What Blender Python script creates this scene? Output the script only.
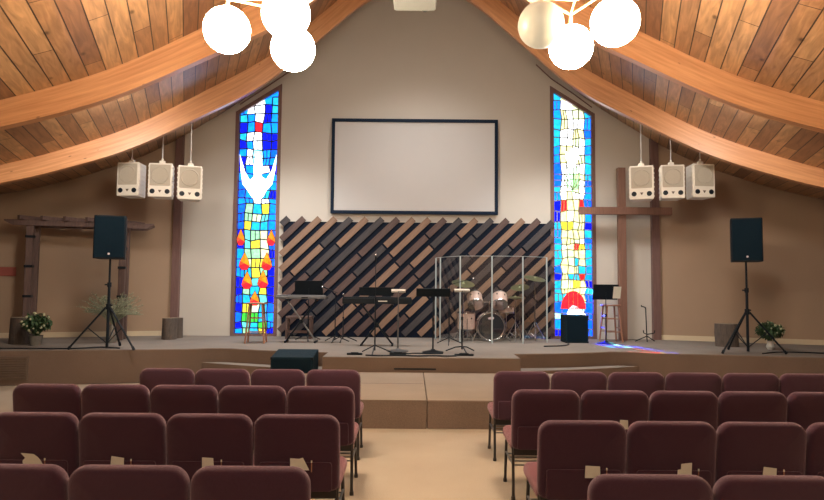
import bpy, math, random
from mathutils import Vector, Matrix
rnd = random.Random(7)
SC = bpy.context.scene
COL = SC.collection
for o in list(bpy.data.objects):
    bpy.data.objects.remove(o)

# ------------------------------------------------------------------ camera
F = 620.0; PITCH = math.radians(3.6); ROLL = math.radians(0.5); CH = 1.70
_f = Vector((0, math.cos(PITCH), math.sin(PITCH)))
_u = Vector((0, -math.sin(PITCH), math.cos(PITCH)))
_x = Vector((1, 0, 0))
CX = _x*math.cos(ROLL) + _u*math.sin(ROLL)
CU = _u*math.cos(ROLL) - _x*math.sin(ROLL)
cd = bpy.data.cameras.new('camera'); cam = bpy.data.objects.new('camera', cd); COL.objects.link(cam)
cd.sensor_fit = 'HORIZONTAL'; cd.sensor_width = 36; cd.lens = F/824*36; cd.clip_end = 200
M = Matrix((CX, CU, -_f)).transposed().to_4x4(); M.translation = (0, 0, CH)
cam.matrix_world = M
SC.camera = cam

# ------------------------------------------------------------------ world, light, exposure
w = bpy.data.worlds.new('world'); SC.world = w; w.use_nodes = True
w.node_tree.nodes['Background'].inputs[0].default_value = (0.55, 0.68, 1, 1)
w.node_tree.nodes['Background'].inputs[1].default_value = 0.6
vs = SC.view_settings; vs.view_transform = 'Standard'; vs.look = 'None'; vs.gamma = 1; vs.use_curve_mapping = False
vs.exposure = 0.5

def lamp(name, kind, loc, energy, color=(1, 1, 1), target=None, **k):
    d = bpy.data.lights.new(name, kind); d.energy = energy; d.color = color
    for a, b in k.items(): setattr(d, a, b)
    o = bpy.data.objects.new(name, d); COL.objects.link(o); o.location = loc
    if target is not None:
        o.rotation_euler = (Vector(target)-Vector(loc)).to_track_quat('-Z', 'Y').to_euler()
    return o
WARM = (1, .86, .70)
# unseen spots added near the roof beams to brighten the stage walls
for sx in (-1, 1):
    lamp('stage_fill_spot', 'SPOT', (.17+sx*1.6, 8.6, 6.3), 520, (1, .97, .92), (.17+sx*1.5, 14.5, 3.6), spot_size=2.0, spot_blend=1, shadow_soft_size=.5)
    lamp('stage_fill_spot', 'SPOT', (.17+sx*4.2, 8.3, 4.6), 640, (1, .90, .80), (.17+sx*7.2, 13.6, .9), spot_size=2.2, spot_blend=1, shadow_soft_size=.4)
# unseen overhead spots added to brighten the stage floor and back wall
for x_, y_, z_ in ((.17, 11.6, 8.2), (-2.9, 12.2, 5.9), (3.24, 12.2, 5.9)):
    lamp('stage_fill_overhead', 'SPOT', (x_, y_, z_), 520, (1, .97, .93), (x_, y_+.4, 0), spot_size=2.0, spot_blend=1, shadow_soft_size=.3)
# point lights added as nave fill, at assumed globe clusters behind the camera
for sx in (-1, 1):
    lamp('nave_fill_light', 'POINT', (.17+sx*1.3, 0.3, 4.2), 85, WARM, shadow_soft_size=.35)
# cool area fill added along the side walls, where no windows are built
for sx in (-1, 1):
    lamp('side_fill_light', 'AREA', (.17+sx*8.6, 3.5, 1.9), 110, (.72, .84, 1), (.17, 6.5, 1.2), shape='RECTANGLE', size=5, size_y=1.8)
# low sun reaching the foot of the right stained glass window
lamp('sun_beam', 'SPOT', (3.0, 20.4, 3.15), 80000, (1, .95, .85), (3.82, 14.4, 1.48), spot_size=math.radians(8.5), spot_blend=.3, shadow_soft_size=.02)

# ------------------------------------------------------------------ helpers
def ray(px, py):
    return CX*((px-412)/F) - CU*((py-250)/F) + _f
def at(px, py, Y):
    d = ray(px, py); return Vector((0, 0, CH)) + d*(Y/d.y)
SZ = 0.59
class MB:
    def __init__(s): s.v = []; s.f = []; s.m = []; s.uv = {}
    def add(s, vs_, fs, mi=0):
        b = len(s.v); s.v += [tuple(v) for v in vs_]
        for f in fs: s.f.append(tuple(i+b for i in f)); s.m.append(mi)
        return b
    def box(s, c, d, R=None, mi=0, taper=1.0):
        x, y, z = d[0]/2, d[1]/2, d[2]/2; c = Vector(c)
        P = []
        for k in (-1, 1):
            t = taper if k > 0 else 1
            for q in ((-1, -1), (1, -1), (1, 1), (-1, 1)):
                p = Vector((q[0]*x*t, q[1]*y*t, k*z))
                if R is not None: p = R @ p
                P.append(c+p)
        s.add(P, [(3, 2, 1, 0), (4, 5, 6, 7), (0, 1, 5, 4), (1, 2, 6, 5), (2, 3, 7, 6), (3, 0, 4, 7)], mi)
        return s
    def cyl(s, a, b, r0, r1=None, n=12, mi=0, cap=True):
        a = Vector(a); b = Vector(b); r1 = r0 if r1 is None else r1
        ax = (b-a).normalized(); t = Vector((1, 0, 0)) if abs(ax.x) < .8 else Vector((0, 1, 0))
        e1 = ax.cross(t).normalized(); e2 = ax.cross(e1)
        P = [c+(e1*math.cos(2*math.pi*i/n)+e2*math.sin(2*math.pi*i/n))*r for c, r in ((a, r0), (b, r1)) for i in range(n)]
        fs = [(i, i+n, (i+1) % n+n, (i+1) % n) for i in range(n)]
        if cap: fs += [tuple(range(n)), tuple(range(2*n-1, n-1, -1))]
        s.add(P, fs, mi); return s
    def tube(s, pts, r, n=6, mi=0):
        for a, b in zip(pts, pts[1:]): s.cyl(a, b, r, r, n, mi)
        return s
    def rev(s, prof, c=(0, 0, 0), n=24, R=None, mi=0):
        # prof: (r,z) list
        c = Vector(c); P = []
        for r, z in prof:
            for i in range(n):
                a = 2*math.pi*i/n; p = Vector((r*math.cos(a), r*math.sin(a), z))
                if R is not None: p = R @ p
                P.append(c+p)
        fs = []
        for k in range(len(prof)-1):
            for i in range(n):
                j = (i+1) % n
                fs.append((k*n+i, k*n+j, (k+1)*n+j, (k+1)*n+i))
        fs.append(tuple(range(n-1, -1, -1))); fs.append(tuple((len(prof)-1)*n+i for i in range(n)))
        s.add(P, fs, mi); return s
    def prism(s, poly, z0, z1, mi=0):
        n = len(poly); P = [(x, y, z0) for x, y in poly]+[(x, y, z1) for x, y in poly]
        s.add(P, [tuple(range(n-1, -1, -1)), tuple(range(n, 2*n))]+[(i, (i+1) % n, (i+1) % n+n, i+n) for i in range(n)], mi); return s
    def xprism(s, poly, y0, y1, mi=0, T=None):
        # poly in (x,z) extruded along y (y0 nearer)
        n = len(poly); P = [Vector((x, y0, z)) for x, z in poly]+[Vector((x, y1, z)) for x, z in poly]
        if T is not None: P = [T @ p for p in P]
        s.add(P, [tuple(range(n)), tuple(range(2*n-1, n-1, -1))]+[(i, i+n, (i+1) % n+n, (i+1) % n) for i in range(n)], mi); return s
    def ball(s, c, r, n=16, m=8, mi=0, sc=(1, 1, 1)):
        prof = [(max(1e-4, r*math.sin(math.pi*k/m)), -r*math.cos(math.pi*k/m)) for k in range(m+1)]
        s.rev(prof, c, n, Matrix.Diagonal(sc), mi); return s
    def build(s, name, mats, parent=None, smooth=35, loc=None, bevel=0, fix=True, weld=False):
        me = bpy.data.meshes.new(name); me.from_pydata(s.v, [], s.f)
        if not isinstance(mats, (list, tuple)): mats = [mats]
        for m in mats: me.materials.append(m)
        for i, p in enumerate(me.polygons): p.material_index = s.m[i]
        if s.uv:
            ul = me.uv_layers.new(name='uv')
            for p in me.polygons:
                uvs = s.uv.get(p.index)
                if uvs:
                    for li, q in zip(p.loop_indices, uvs): ul.data[li].uv = q
        me.update()
        if weld:
            import bmesh
            b = bmesh.new(); b.from_mesh(me); bmesh.ops.remove_doubles(b, verts=b.verts, dist=.001); b.to_mesh(me); b.free()
        if fix:
            import bmesh
            b = bmesh.new(); b.from_mesh(me); bmesh.ops.recalc_face_normals(b, faces=b.faces); b.to_mesh(me); b.free()
        o = bpy.data.objects.new(name, me); COL.objects.link(o)
        if smooth:
            for p in me.polygons: p.use_smooth = True
            me.set_sharp_from_angle(angle=math.radians(smooth))
        if bevel:
            md = o.modifiers.new('bevel', 'BEVEL'); md.width = bevel; md.segments = 2; md.limit_method = 'ANGLE'
        if parent is not None: o.parent = parent
        if loc is not None: o.location = loc
        return o
def tag(o, label=None, cat=None, group=None, kind=None):
    if label: o['label'] = label
    if cat: o['category'] = cat
    if group: o['group'] = group
    if kind: o['kind'] = kind
    return o
def thing(name, label, cat, loc=(0, 0, 0), rz=0, group=None):
    o = bpy.data.objects.new(name, None); COL.objects.link(o); o.location = loc; o.rotation_euler = (0, 0, rz)
    o.empty_display_size = .1
    return tag(o, label, cat, group)
def kids(o): return [c for c in COL.objects if c.parent == o]
def copy_tree(o, kidmap, parent=None):
    c = o.copy(); COL.objects.link(c); c.parent = parent
    for ch in kidmap.get(o, []): copy_tree(ch, kidmap, c)
    return c
def kmap():
    d = {}
    for o in COL.objects:
        if o.parent: d.setdefault(o.parent, []).append(o)
    return d
def rrect(w, h, r, seg=6, cx=0, cz=0, rb=None):
    rb = r if rb is None else rb
    pts = []
    for (qx, qz, a0, rr) in ((1, 1, 0, r), (-1, 1, 90, r), (-1, -1, 180, rb), (1, -1, 270, rb)):
        for k in range(seg+1):
            a = math.radians(a0+90*k/seg)
            pts.append((cx+qx*(w/2-rr)+rr*math.cos(a), cz+qz*(h/2-rr)+rr*math.sin(a)))
    return pts
def pad(mb, w, h, t, r, e, T, puff=.01, rb=None, seg=6, mi=0):
    """upholstered slab in local (x, depth y, z) centred; T maps to place"""
    rings = []
    def ring(inset, y):
        rings.append([(x, y, z) for x, z in rrect(w-2*inset, h-2*inset, max(.004, r-inset), seg, rb=None if rb is None else max(.004, rb-inset))])
    E = e
    q = min(w, h)
    ring(q*.34, -t/2-puff); ring(q*.15, -t/2-puff*.75)
    for k in range(4):
        a = math.radians(90*k/3); ring(E*(1-math.sin(a)), -t/2+E*(1-math.cos(a)))
    for k in range(3, -1, -1):
        a = math.radians(90*k/3); ring(E*(1-math.sin(a)), t/2-E*(1-math.cos(a)))
    ring(q*.15, t/2+puff*.75); ring(q*.34, t/2+puff)
    n = len(rings[0]); P = [T @ Vector(p) for rg in rings for p in rg]
    fs = [tuple(range(n)), tuple((len(rings)-1)*n+i for i in range(n-1, -1, -1))]
    for k in range(len(rings)-1):
        for i in range(n):
            j = (i+1) % n; fs.append((k*n+i, (k+1)*n+i, (k+1)*n+j, k*n+j))
    mb.add(P, fs, mi)

# ------------------------------------------------------------------ materials
def nt(name):
    m = bpy.data.materials.new(name); m.use_nodes = True; t = m.node_tree
    return m, t, t.nodes['Principled BSDF'], t.nodes, t.links
def mat(name, col, rough=.6, metal=0, noise=0, nscale=20, bump=0, bscale=200, sheen=0, emis=0, coat=0, spec=None):
    m, t, b, N, L = nt(name)
    b.inputs['Base Color'].default_value = (*col, 1); b.inputs['Roughness'].default_value = rough; b.inputs['Metallic'].default_value = metal
    if spec is not None: b.inputs['Specular IOR Level'].default_value = spec
    if sheen:
        b.inputs['Sheen Weight'].default_value = sheen; b.inputs['Sheen Roughness'].default_value = .45
        b.inputs['Sheen Tint'].default_value = (1, .75, .8, 1)
    if coat: b.inputs['Coat Weight'].default_value = coat
    if emis:
        b.inputs['Emission Color'].default_value = (*col, 1); b.inputs['Emission Strength'].default_value = emis
    tc = N.new('ShaderNodeTexCoord')
    if noise:
        n = N.new('ShaderNodeTexNoise'); n.inputs['Scale'].default_value = nscale; n.inputs['Detail'].default_value = 6
        L.new(tc.outputs['Object'], n.inputs['Vector'])
        r = N.new('ShaderNodeMix'); r.data_type = 'RGBA'
        r.inputs['A'].default_value = (*[c*(1-noise) for c in col], 1); r.inputs['B'].default_value = (*[min(1, c*(1+noise)) for c in col], 1)
        L.new(n.outputs['Fac'], r.inputs['Factor']); L.new(r.outputs['Result'], b.inputs['Base Color'])
    if bump:
        n2 = N.new('ShaderNodeTexNoise'); n2.inputs['Scale'].default_value = bscale; n2.inputs['Detail'].default_value = 3
        L.new(tc.outputs['Object'], n2.inputs['Vector'])
        bp = N.new('ShaderNodeBump'); bp.inputs['Strength'].default_value = bump; bp.inputs['Distance'].default_value = .01
        L.new(n2.outputs['Fac'], bp.inputs['Height']); L.new(bp.outputs['Normal'], b.inputs['Normal'])
    return m
def wood(name, cols, scale=(1, 1, 1), rough=.55, coord='Object', knots=True, lam=None):
    """grain along x of the scaled coordinate"""
    m, t, b, N, L = nt(name)
    tc = N.new('ShaderNodeTexCoord'); mp = N.new('ShaderNodeMapping'); mp.inputs['Scale'].default_value = scale
    L.new(tc.outputs[coord], mp.inputs['Vector'])
    n = N.new('ShaderNodeTexNoise'); n.inputs['Scale'].default_value = 1; n.inputs['Detail'].default_value = 8; n.inputs['Roughness'].default_value = .65; n.inputs['Distortion'].default_value = .6
    L.new(mp.outputs['Vector'], n.inputs['Vector'])
    cr = N.new('ShaderNodeValToRGB'); e = cr.color_ramp.elements
    e[0].position = .3; e[0].color = (*cols[0], 1); e[1].position = .7; e[1].color = (*cols[-1], 1)
    for i, c in enumerate(cols[1:-1]):
        q = e.new(.3+.4*(i+1)/(len(cols)-1)); q.color = (*c, 1)
    L.new(n.outputs['Fac'], cr.inputs['Fac']); out = cr.outputs['Color']
    if knots:
        v = N.new('ShaderNodeTexVoronoi'); v.inputs['Scale'].default_value = knots if knots is not True else 2.3
        L.new(tc.outputs[coord], v.inputs['Vector'])
        k = N.new('ShaderNodeMapRange'); k.inputs['From Min'].default_value = .03; k.inputs['From Max'].default_value = .075
        L.new(v.outputs['Distance'], k.inputs['Value'])
        mx = N.new('ShaderNodeMix'); mx.data_type = 'RGBA'; mx.inputs['A'].default_value = (*[c*.35 for c in cols[0]], 1)
        L.new(k.outputs['Result'], mx.inputs['Factor']); L.new(out, mx.inputs['B']); out = mx.outputs['Result']
    L.new(out, b.inputs['Base Color']); b.inputs['Roughness'].default_value = rough
    bp = N.new('ShaderNodeBump'); bp.inputs['Strength'].default_value = .15; bp.inputs['Distance'].default_value = .01
    L.new(n.outputs['Fac'], bp.inputs['Height']); L.new(bp.outputs['Normal'], b.inputs['Normal'])
    return m

def ceiling_mat():
    m, t, b, N, L = nt('ceiling_planks')
    tc = N.new('ShaderNodeTexCoord'); sp = N.new('ShaderNodeSeparateXYZ'); L.new(tc.outputs['UV'], sp.inputs[0])
    def math_(op, a, bb=None):
        q = N.new('ShaderNodeMath'); q.operation = op
        if isinstance(a, (int, float)): q.inputs[0].default_value = a
        else: L.new(a, q.inputs[0])
        if bb is not None:
            if isinstance(bb, (int, float)): q.inputs[1].default_value = bb
            else: L.new(bb, q.inputs[1])
        return q.outputs[0]
    PW = .215
    u = math_('DIVIDE', sp.outputs['X'], PW); iu = math_('FLOOR', u); fu = math_('FRACT', u)
    off = math_('MULTIPLY', math_('FRACT', math_('MULTIPLY', iu, .6180339)), 3.1)
    v = math_('DIVIDE', math_('ADD', sp.outputs['Y'], off), 3.1); iv = math_('FLOOR', v); fv = math_('FRACT', v)
    cb = N.new('ShaderNodeCombineXYZ'); L.new(iu, cb.inputs[0]); L.new(iv, cb.inputs[1])
    wn = N.new('ShaderNodeTexWhiteNoise'); wn.noise_dimensions = '2D'; L.new(cb.outputs[0], wn.inputs['Vector'])
    cr = N.new('ShaderNodeValToRGB'); cr.color_ramp.elements[0].color = (.26, .125, .062, 1); cr.color_ramp.elements[1].color = (.58, .33, .155, 1)
    q = cr.color_ramp.elements.new(.45); q.color = (.40, .205, .098, 1)
    L.new(wn.outputs['Value'], cr.inputs['Fac'])
    # grain, stretched along the board
    cb2 = N.new('ShaderNodeCombineXYZ'); L.new(math_('MULTIPLY', sp.outputs['X'], 14), cb2.inputs[0]); L.new(math_('MULTIPLY', sp.outputs['Y'], 1.6), cb2.inputs[1]); L.new(math_('MULTIPLY', iu, 3.7), cb2.inputs[2])
    n = N.new('ShaderNodeTexNoise'); n.inputs['Scale'].default_value = 1; n.inputs['Detail'].default_value = 6; n.inputs['Distortion'].default_value = 1.2
    L.new(cb2.outputs[0], n.inputs['Vector'])
    gr = N.new('ShaderNodeMapRange'); gr.inputs['From Min'].default_value = .3; gr.inputs['From Max'].default_value = .7; gr.inputs['To Min'].default_value = .68; gr.inputs['To Max'].default_value = 1.2
    L.new(n.outputs['Fac'], gr.inputs['Value'])
    cb3 = N.new('ShaderNodeCombineXYZ'); L.new(sp.outputs['X'], cb3.inputs[0]); L.new(math_('MULTIPLY', sp.outputs['Y'], .6), cb3.inputs[1])
    vo = N.new('ShaderNodeTexVoronoi'); vo.inputs['Scale'].default_value = 2.6; L.new(cb3.outputs[0], vo.inputs['Vector'])
    kn = N.new('ShaderNodeMapRange'); kn.inputs['From Min'].default_value = .04; kn.inputs['From Max'].default_value = .11; kn.inputs['To Min'].default_value = .4
    L.new(vo.outputs['Distance'], kn.inputs['Value'])
    seam = math_('MULTIPLY', math_('GREATER_THAN', math_('MINIMUM', fu, math_('SUBTRACT', 1, fu)), .035), math_('GREATER_THAN', fv, .004))
    seam = math_('ADD', math_('MULTIPLY', seam, .88), .12)
    f = math_('MULTIPLY', math_('MULTIPLY', gr.outputs['Result'], kn.outputs['Result']), seam)
    mx = N.new('ShaderNodeVectorMath'); mx.operation = 'SCALE'; L.new(cr.outputs['Color'], mx.inputs[0]); L.new(f, mx.inputs['Scale'])
    L.new(mx.outputs[0], b.inputs['Base Color']); b.inputs['Roughness'].default_value = .42
    bp = N.new('ShaderNodeBump'); bp.inputs['Strength'].default_value = .15; bp.inputs['Distance'].default_value = .005
    L.new(seam, bp.inputs['Height']); L.new(bp.outputs['Normal'], b.inputs['Normal'])
    return m
def beam_mat():
    m, t, b, N, L = nt('glulam_beam')
    tc = N.new('ShaderNodeTexCoord'); mp = N.new('ShaderNodeMapping'); mp.inputs['Scale'].default_value = (1.1, 22, 1)
    L.new(tc.outputs['UV'], mp.inputs['Vector'])
    n = N.new('ShaderNodeTexNoise'); n.inputs['Scale'].default_value = 1; n.inputs['Detail'].default_value = 5
    L.new(mp.outputs['Vector'], n.inputs['Vector'])
    cr = N.new('ShaderNodeValToRGB'); cr.color_ramp.elements[0].position = .3; cr.color_ramp.elements[0].color = (.47, .21, .09, 1); cr.color_ramp.elements[1].position = .7; cr.color_ramp.elements[1].color = (.68, .35, .165, 1)
    L.new(n.outputs['Fac'], cr.inputs['Fac'])
    mp2 = N.new('ShaderNodeMapping'); mp2.inputs['Scale'].default_value = (1, 2.2, 1); L.new(tc.outputs['UV'], mp2.inputs['Vector'])
    vo = N.new('ShaderNodeTexVoronoi'); vo.inputs['Scale'].default_value = 2.4; L.new(mp2.outputs['Vector'], vo.inputs['Vector'])
    kn = N.new('ShaderNodeMapRange'); kn.inputs['From Min'].default_value = .03; kn.inputs['From Max'].default_value = .08; kn.inputs['To Min'].default_value = .45
    L.new(vo.outputs['Distance'], kn.inputs['Value'])
    mx = N.new('ShaderNodeVectorMath'); mx.operation = 'SCALE'; L.new(cr.outputs['Color'], mx.inputs[0]); L.new(kn.outputs['Result'], mx.inputs['Scale'])
    L.new(mx.outputs[0], b.inputs['Base Color']); b.inputs['Roughness'].default_value = .38
    return m
def carpet(name, a, c, sc=1.2):
    m, t, b, N, L = nt(name)
    tc = N.new('ShaderNodeTexCoord')
    n = N.new('ShaderNodeTexNoise'); n.inputs['Scale'].default_value = sc; n.inputs['Detail'].default_value = 5; L.new(tc.outputs['Object'], n.inputs['Vector'])
    f = N.new('ShaderNodeTexNoise'); f.inputs['Scale'].default_value = 90; f.inputs['Detail'].default_value = 3; L.new(tc.outputs['Object'], f.inputs['Vector'])
    ad = N.new('ShaderNodeMath'); ad.operation = 'MULTIPLY_ADD'; ad.inputs[1].default_value = .5; L.new(f.outputs['Fac'], ad.inputs[0]); 
    hf = N.new('ShaderNodeMath'); hf.operation = 'MULTIPLY'; hf.inputs[1].default_value = .5; L.new(n.outputs['Fac'], hf.inputs[0]); L.new(hf.outputs[0], ad.inputs[2])
    mx = N.new('ShaderNodeMix'); mx.data_type = 'RGBA'; mx.inputs['A'].default_value = (*a, 1); mx.inputs['B'].default_value = (*c, 1)
    mr = N.new('ShaderNodeMapRange'); mr.inputs['From Min'].default_value = .3; mr.inputs['From Max'].default_value = .7
    L.new(ad.outputs[0], mr.inputs['Value']); L.new(mr.outputs['Result'], mx.inputs['Factor']); L.new(mx.outputs['Result'], b.inputs['Base Color'])
    b.inputs['Roughness'].default_value = .95; b.inputs['Specular IOR Level'].default_value = .15
    bp = N.new('ShaderNodeBump'); bp.inputs['Strength'].default_value = .5; bp.inputs['Distance'].default_value = .008
    L.new(f.outputs['Fac'], bp.inputs['Height']); L.new(bp.outputs['Normal'], b.inputs['Normal'])
    return m
mCEIL = ceiling_mat(); mBEAM = beam_mat()
mFLOOR = carpet('floor_carpet', (.345, .285, .215), (.455, .385, .305))
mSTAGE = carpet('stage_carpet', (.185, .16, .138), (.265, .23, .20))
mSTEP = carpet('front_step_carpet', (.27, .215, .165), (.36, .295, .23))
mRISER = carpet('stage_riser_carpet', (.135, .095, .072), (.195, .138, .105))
mWALL = mat('wall_cream', (.58, .545, .49), .85, noise=.03, nscale=2, bump=.05, bscale=120)
mBROWN = mat('wall_brown', (.36, .255, .175), .8, noise=.05, nscale=2, bump=.05, bscale=120)
mBASEB = mat('baseboard_cream', (.62, .52, .36), .6, noise=.04)
mTRIM = wood('trim_wood', [(.15, .085, .08), (.22, .13, .115)], (30, 30, 2), .5, knots=False)
mCROSS = wood('cross_wood', [(.17, .085, .06), (.25, .13, .09)], (25, 25, 2), .55, knots=False)
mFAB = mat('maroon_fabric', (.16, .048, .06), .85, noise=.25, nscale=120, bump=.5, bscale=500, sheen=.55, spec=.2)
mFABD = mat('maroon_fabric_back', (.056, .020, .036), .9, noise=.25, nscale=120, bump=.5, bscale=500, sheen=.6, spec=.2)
mLEG = mat('chair_leg_metal', (.055, .05, .05), .35, .6, noise=.1)
mBLK = mat('black_plastic', (.004, .009, .015), .5, spec=.25, noise=.2, nscale=60)  # blue window light and haze are tinted into the black base colour
mBLKG = mat('black_grille', (.002, .012, .022), .75, spec=.15, noise=.5, nscale=150, bump=.6, bscale=300)  # grille black, also tinted with the blue window light
mCARP = mat('black_box_carpet', (.006, .022, .034), .8, spec=.2, noise=.4, nscale=200, bump=.6, bscale=300)  # black covering with the windows' blue light put into its colour
mCHR = mat('chrome', (.55, .56, .58), .2, 1, noise=.05)
mSTEEL = mat('brushed_steel', (.18, .19, .20), .4, .8, noise=.1)
mWPL = mat('white_plastic', (.72, .68, .60), .5, noise=.04)
mGRL = mat('speaker_grille_beige', (.42, .38, .31), .8, noise=.15, nscale=150)
mPAPER = mat('paper', (.74, .72, .60), .8, noise=.06, nscale=30)
mNAVY = mat('navy_backing', (.004, .009, .022), .8, spec=.2, noise=.2)
mSCRF = mat('screen_border', (.004, .014, .035), .7, noise=.1, spec=.2)
mSCR = mat('screen_fabric', (.56, .545, .535), .9, noise=.015, nscale=3)
mP = [wood('plank_red_brown', [(.072, .043, .040), (.13, .08, .07)], (4, 30, 30), .6, knots=False),
      wood('plank_tan', [(.20, .12, .08), (.30, .19, .13)], (4, 30, 30), .6, knots=False),
      wood('plank_charcoal', [(.032, .029, .034), (.066, .058, .064)], (4, 30, 30), .6, knots=False)]
mSTOOL = wood('stool_wood', [(.28, .13, .08), (.40, .20, .12)], (20, 20, 3), .45, knots=False)
mRUST = wood('arbor_wood', [(.085, .052, .047), (.15, .095, .08)], (20, 20, 3), .8, knots=False)
mBARK = wood('bark', [(.055, .045, .04), (.13, .10, .08)], (22, 22, 5), .95, knots=False)
mBARKT = wood('cut_log_end', [(.20, .15, .10), (.30, .23, .16)], (12, 12, 12), .9, knots=False)
mLEAF = mat('leaf_green', (.045, .095, .04), .7, noise=.5, nscale=25)
mSAGE = mat('sage_stems', (.26, .29, .20), .8, noise=.3, nscale=25)
mFLW = mat('cream_blossom', (.42, .44, .28), .7, noise=.1)
mGALV = mat('galvanised_pot', (.16, .15, .13), .6, .2, noise=.3, nscale=15)
mCERW = mat('white_ceramic', (.6, .6, .56), .4, noise=.03)
mDRUM = mat('drum_peach', (.66, .48, .41), .35, noise=.18, nscale=25)
mHEAD = mat('drum_head_grey', (.32, .31, .30), .6, noise=.1)
mBHEAD = mat('bass_head_black', (.008, .014, .022), .5, noise=.1)  # black head, blue window light mixed into the colour
mBRASS = mat('cymbal_bronze', (.24, .26, .14), .35, .7, noise=.2, nscale=40)
mORG = mat('warm_metal_bar', (.72, .46, .22), .4, .3, noise=.05)
mRED = mat('red_sign', (.30, .07, .05), .6, noise=.1)
mDOT = mat('badge_pink_white', (.75, .6, .62), .4)
mVENT = mat('vent_metal', (.14, .10, .075), .6, .2, noise=.1)
mWIRE = mat('cable_white', (.55, .55, .55), .6)
def emat(name, col, st):
    m = bpy.data.materials.new(name); m.use_nodes = True; N = m.node_tree.nodes; L = m.node_tree.links
    N.clear(); o = N.new('ShaderNodeOutputMaterial'); e = N.new('ShaderNodeEmission'); e.inputs[0].default_value = (*col, 1); e.inputs[1].default_value = st
    L.new(e.outputs[0], o.inputs[0]); return m
mGLOBE = emat('lit_globe', (1, .82, .60), 72)
mGLOBEU = mat('unlit_globe_glow', (.36, .32, .23), .35, noise=.01, emis=.75)  # not a lit lamp; emission added so the globe looks evenly bright
mPROJ = mat('projector_grey', (.22, .22, .20), .5, noise=.04)

# ------------------------------------------------------------------ roof geometry
A = math.radians(20); CA, SA = math.cos(A), math.sin(A); RX = .17
S_ = [-9, -6.2, -4.84, -3.2, -2.18, -1.18, 0, 1.2, 2.42, 3.14, 3.9, 5, 7]
Z_ = [10.5, 9.9, 9.3, 8.25, 7.25, 6.25, 5.4, 4.62, 4.06, 3.8, 3.58, 3.3, 2.9]
def interp(x, X, Y):
    if x <= X[0]: return Y[0]
    for i in range(len(X)-1):
        if x <= X[i+1]: return Y[i]+(Y[i+1]-Y[i])*(x-X[i])/(X[i+1]-X[i])
    return Y[-1]
# cubic (Catmull-Rom) through the profile points
def f_(s):
    X, Y = S_, Z_
    i = max(1, min(len(X)-3, next((k for k in range(len(X)-1) if s <= X[k+1]), len(X)-2)))
    x0, x1 = X[i], X[i+1]; t = (s-x0)/(x1-x0)
    m0 = (Y[i+1]-Y[i-1])/(X[i+1]-X[i-1])*(x1-x0); m1 = (Y[i+2]-Y[i])/(X[i+2]-X[i])*(x1-x0)
    t = max(-1.0, min(1.6, t))
    return (2*t**3-3*t*t+1)*Y[i]+(t**3-2*t*t+t)*m0+(-2*t**3+3*t*t)*Y[i+1]+(t**3-t*t)*m1
def th(s): return interp(s, [-3, -1, 0, 1.5, 3], [.66, .64, .58, .50, .43])
RXS = {-1: .155, 1: .05}
def sc(s, c, z, sd):   # side sd=-1 left, +1 right
    return Vector((RXS[sd]+sd*(s*CA+c*SA), -s*SA+c*CA, z))
def rx_(x): return RXS[-1] if x < .1 else RXS[1]
def s_of(x, y): return abs(x-rx_(x))*CA - y*SA
def lift(c): return CLIFT*max(0, c-12)
def ceil_z(x, y): return f_(s_of(x, y))+lift(abs(x-rx_(x))*SA+y*CA)
SMAX = 6.6; CEND = 16.4; CSTART = -4.0; WY = 14.35; WX = 5.60; WXS = {-1: 5.60, 1: 5.45}; CLIFT = .055
RXS_ = {-1: .155, 1: .05}
CWS = {k: (abs(RX+k*v-RXS_[k])*SA + WY*CA) for k, v in WXS.items()}     # splayed wall planes
def struct(o): o['kind'] = 'structure'; return o
svals = [-5.8+.1*i for i in range(int((SMAX+5.8)/.1)+1)]
arc = [0]
for a, b in zip(svals, svals[1:]): arc.append(arc[-1]+math.hypot(b-a, f_(b)-f_(a)))
for sd in (-1, 1):
    mb = MB()
    for k in range(len(svals)-1):
        s0, s1 = svals[k], svals[k+1]
        c0 = max(CSTART, -s0*CA/SA); c1 = max(CSTART, -s1*CA/SA)
        if c0 >= CEND: continue
        for (ca0, ca1, cb) in ((c0, c1, max(12.0, c0)), (max(12.0, c0), max(12.0, c1), CEND)):
            cb1 = cb if cb == CEND else max(12.0, c1)
            if cb - ca0 < 1e-6 and cb1 - ca1 < 1e-6: continue
            P = [sc(s0, ca0, f_(s0)+lift(ca0), sd), sc(s1, ca1, f_(s1)+lift(ca1), sd), sc(s1, cb1, f_(s1)+lift(cb1), sd), sc(s0, cb, f_(s0)+lift(cb), sd)]
            i = len(mb.f)
            uv = [(arc[k]+40, ca0), (arc[k+1]+40, ca1), (arc[k+1]+40, cb1), (arc[k]+40, cb)]
            mb.add(P, [(0, 1, 2, 3)]); mb.uv[i] = uv
    o = struct(mb.build('ceiling', mCEIL, fix=False, weld=True))
    md = o.modifiers.new('thick', 'SOLIDIFY'); md.thickness = .12; md.offset = -1 if sd < 0 else 1
    if sd < 0: md.offset = 1
    else: md.offset = -1
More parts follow.
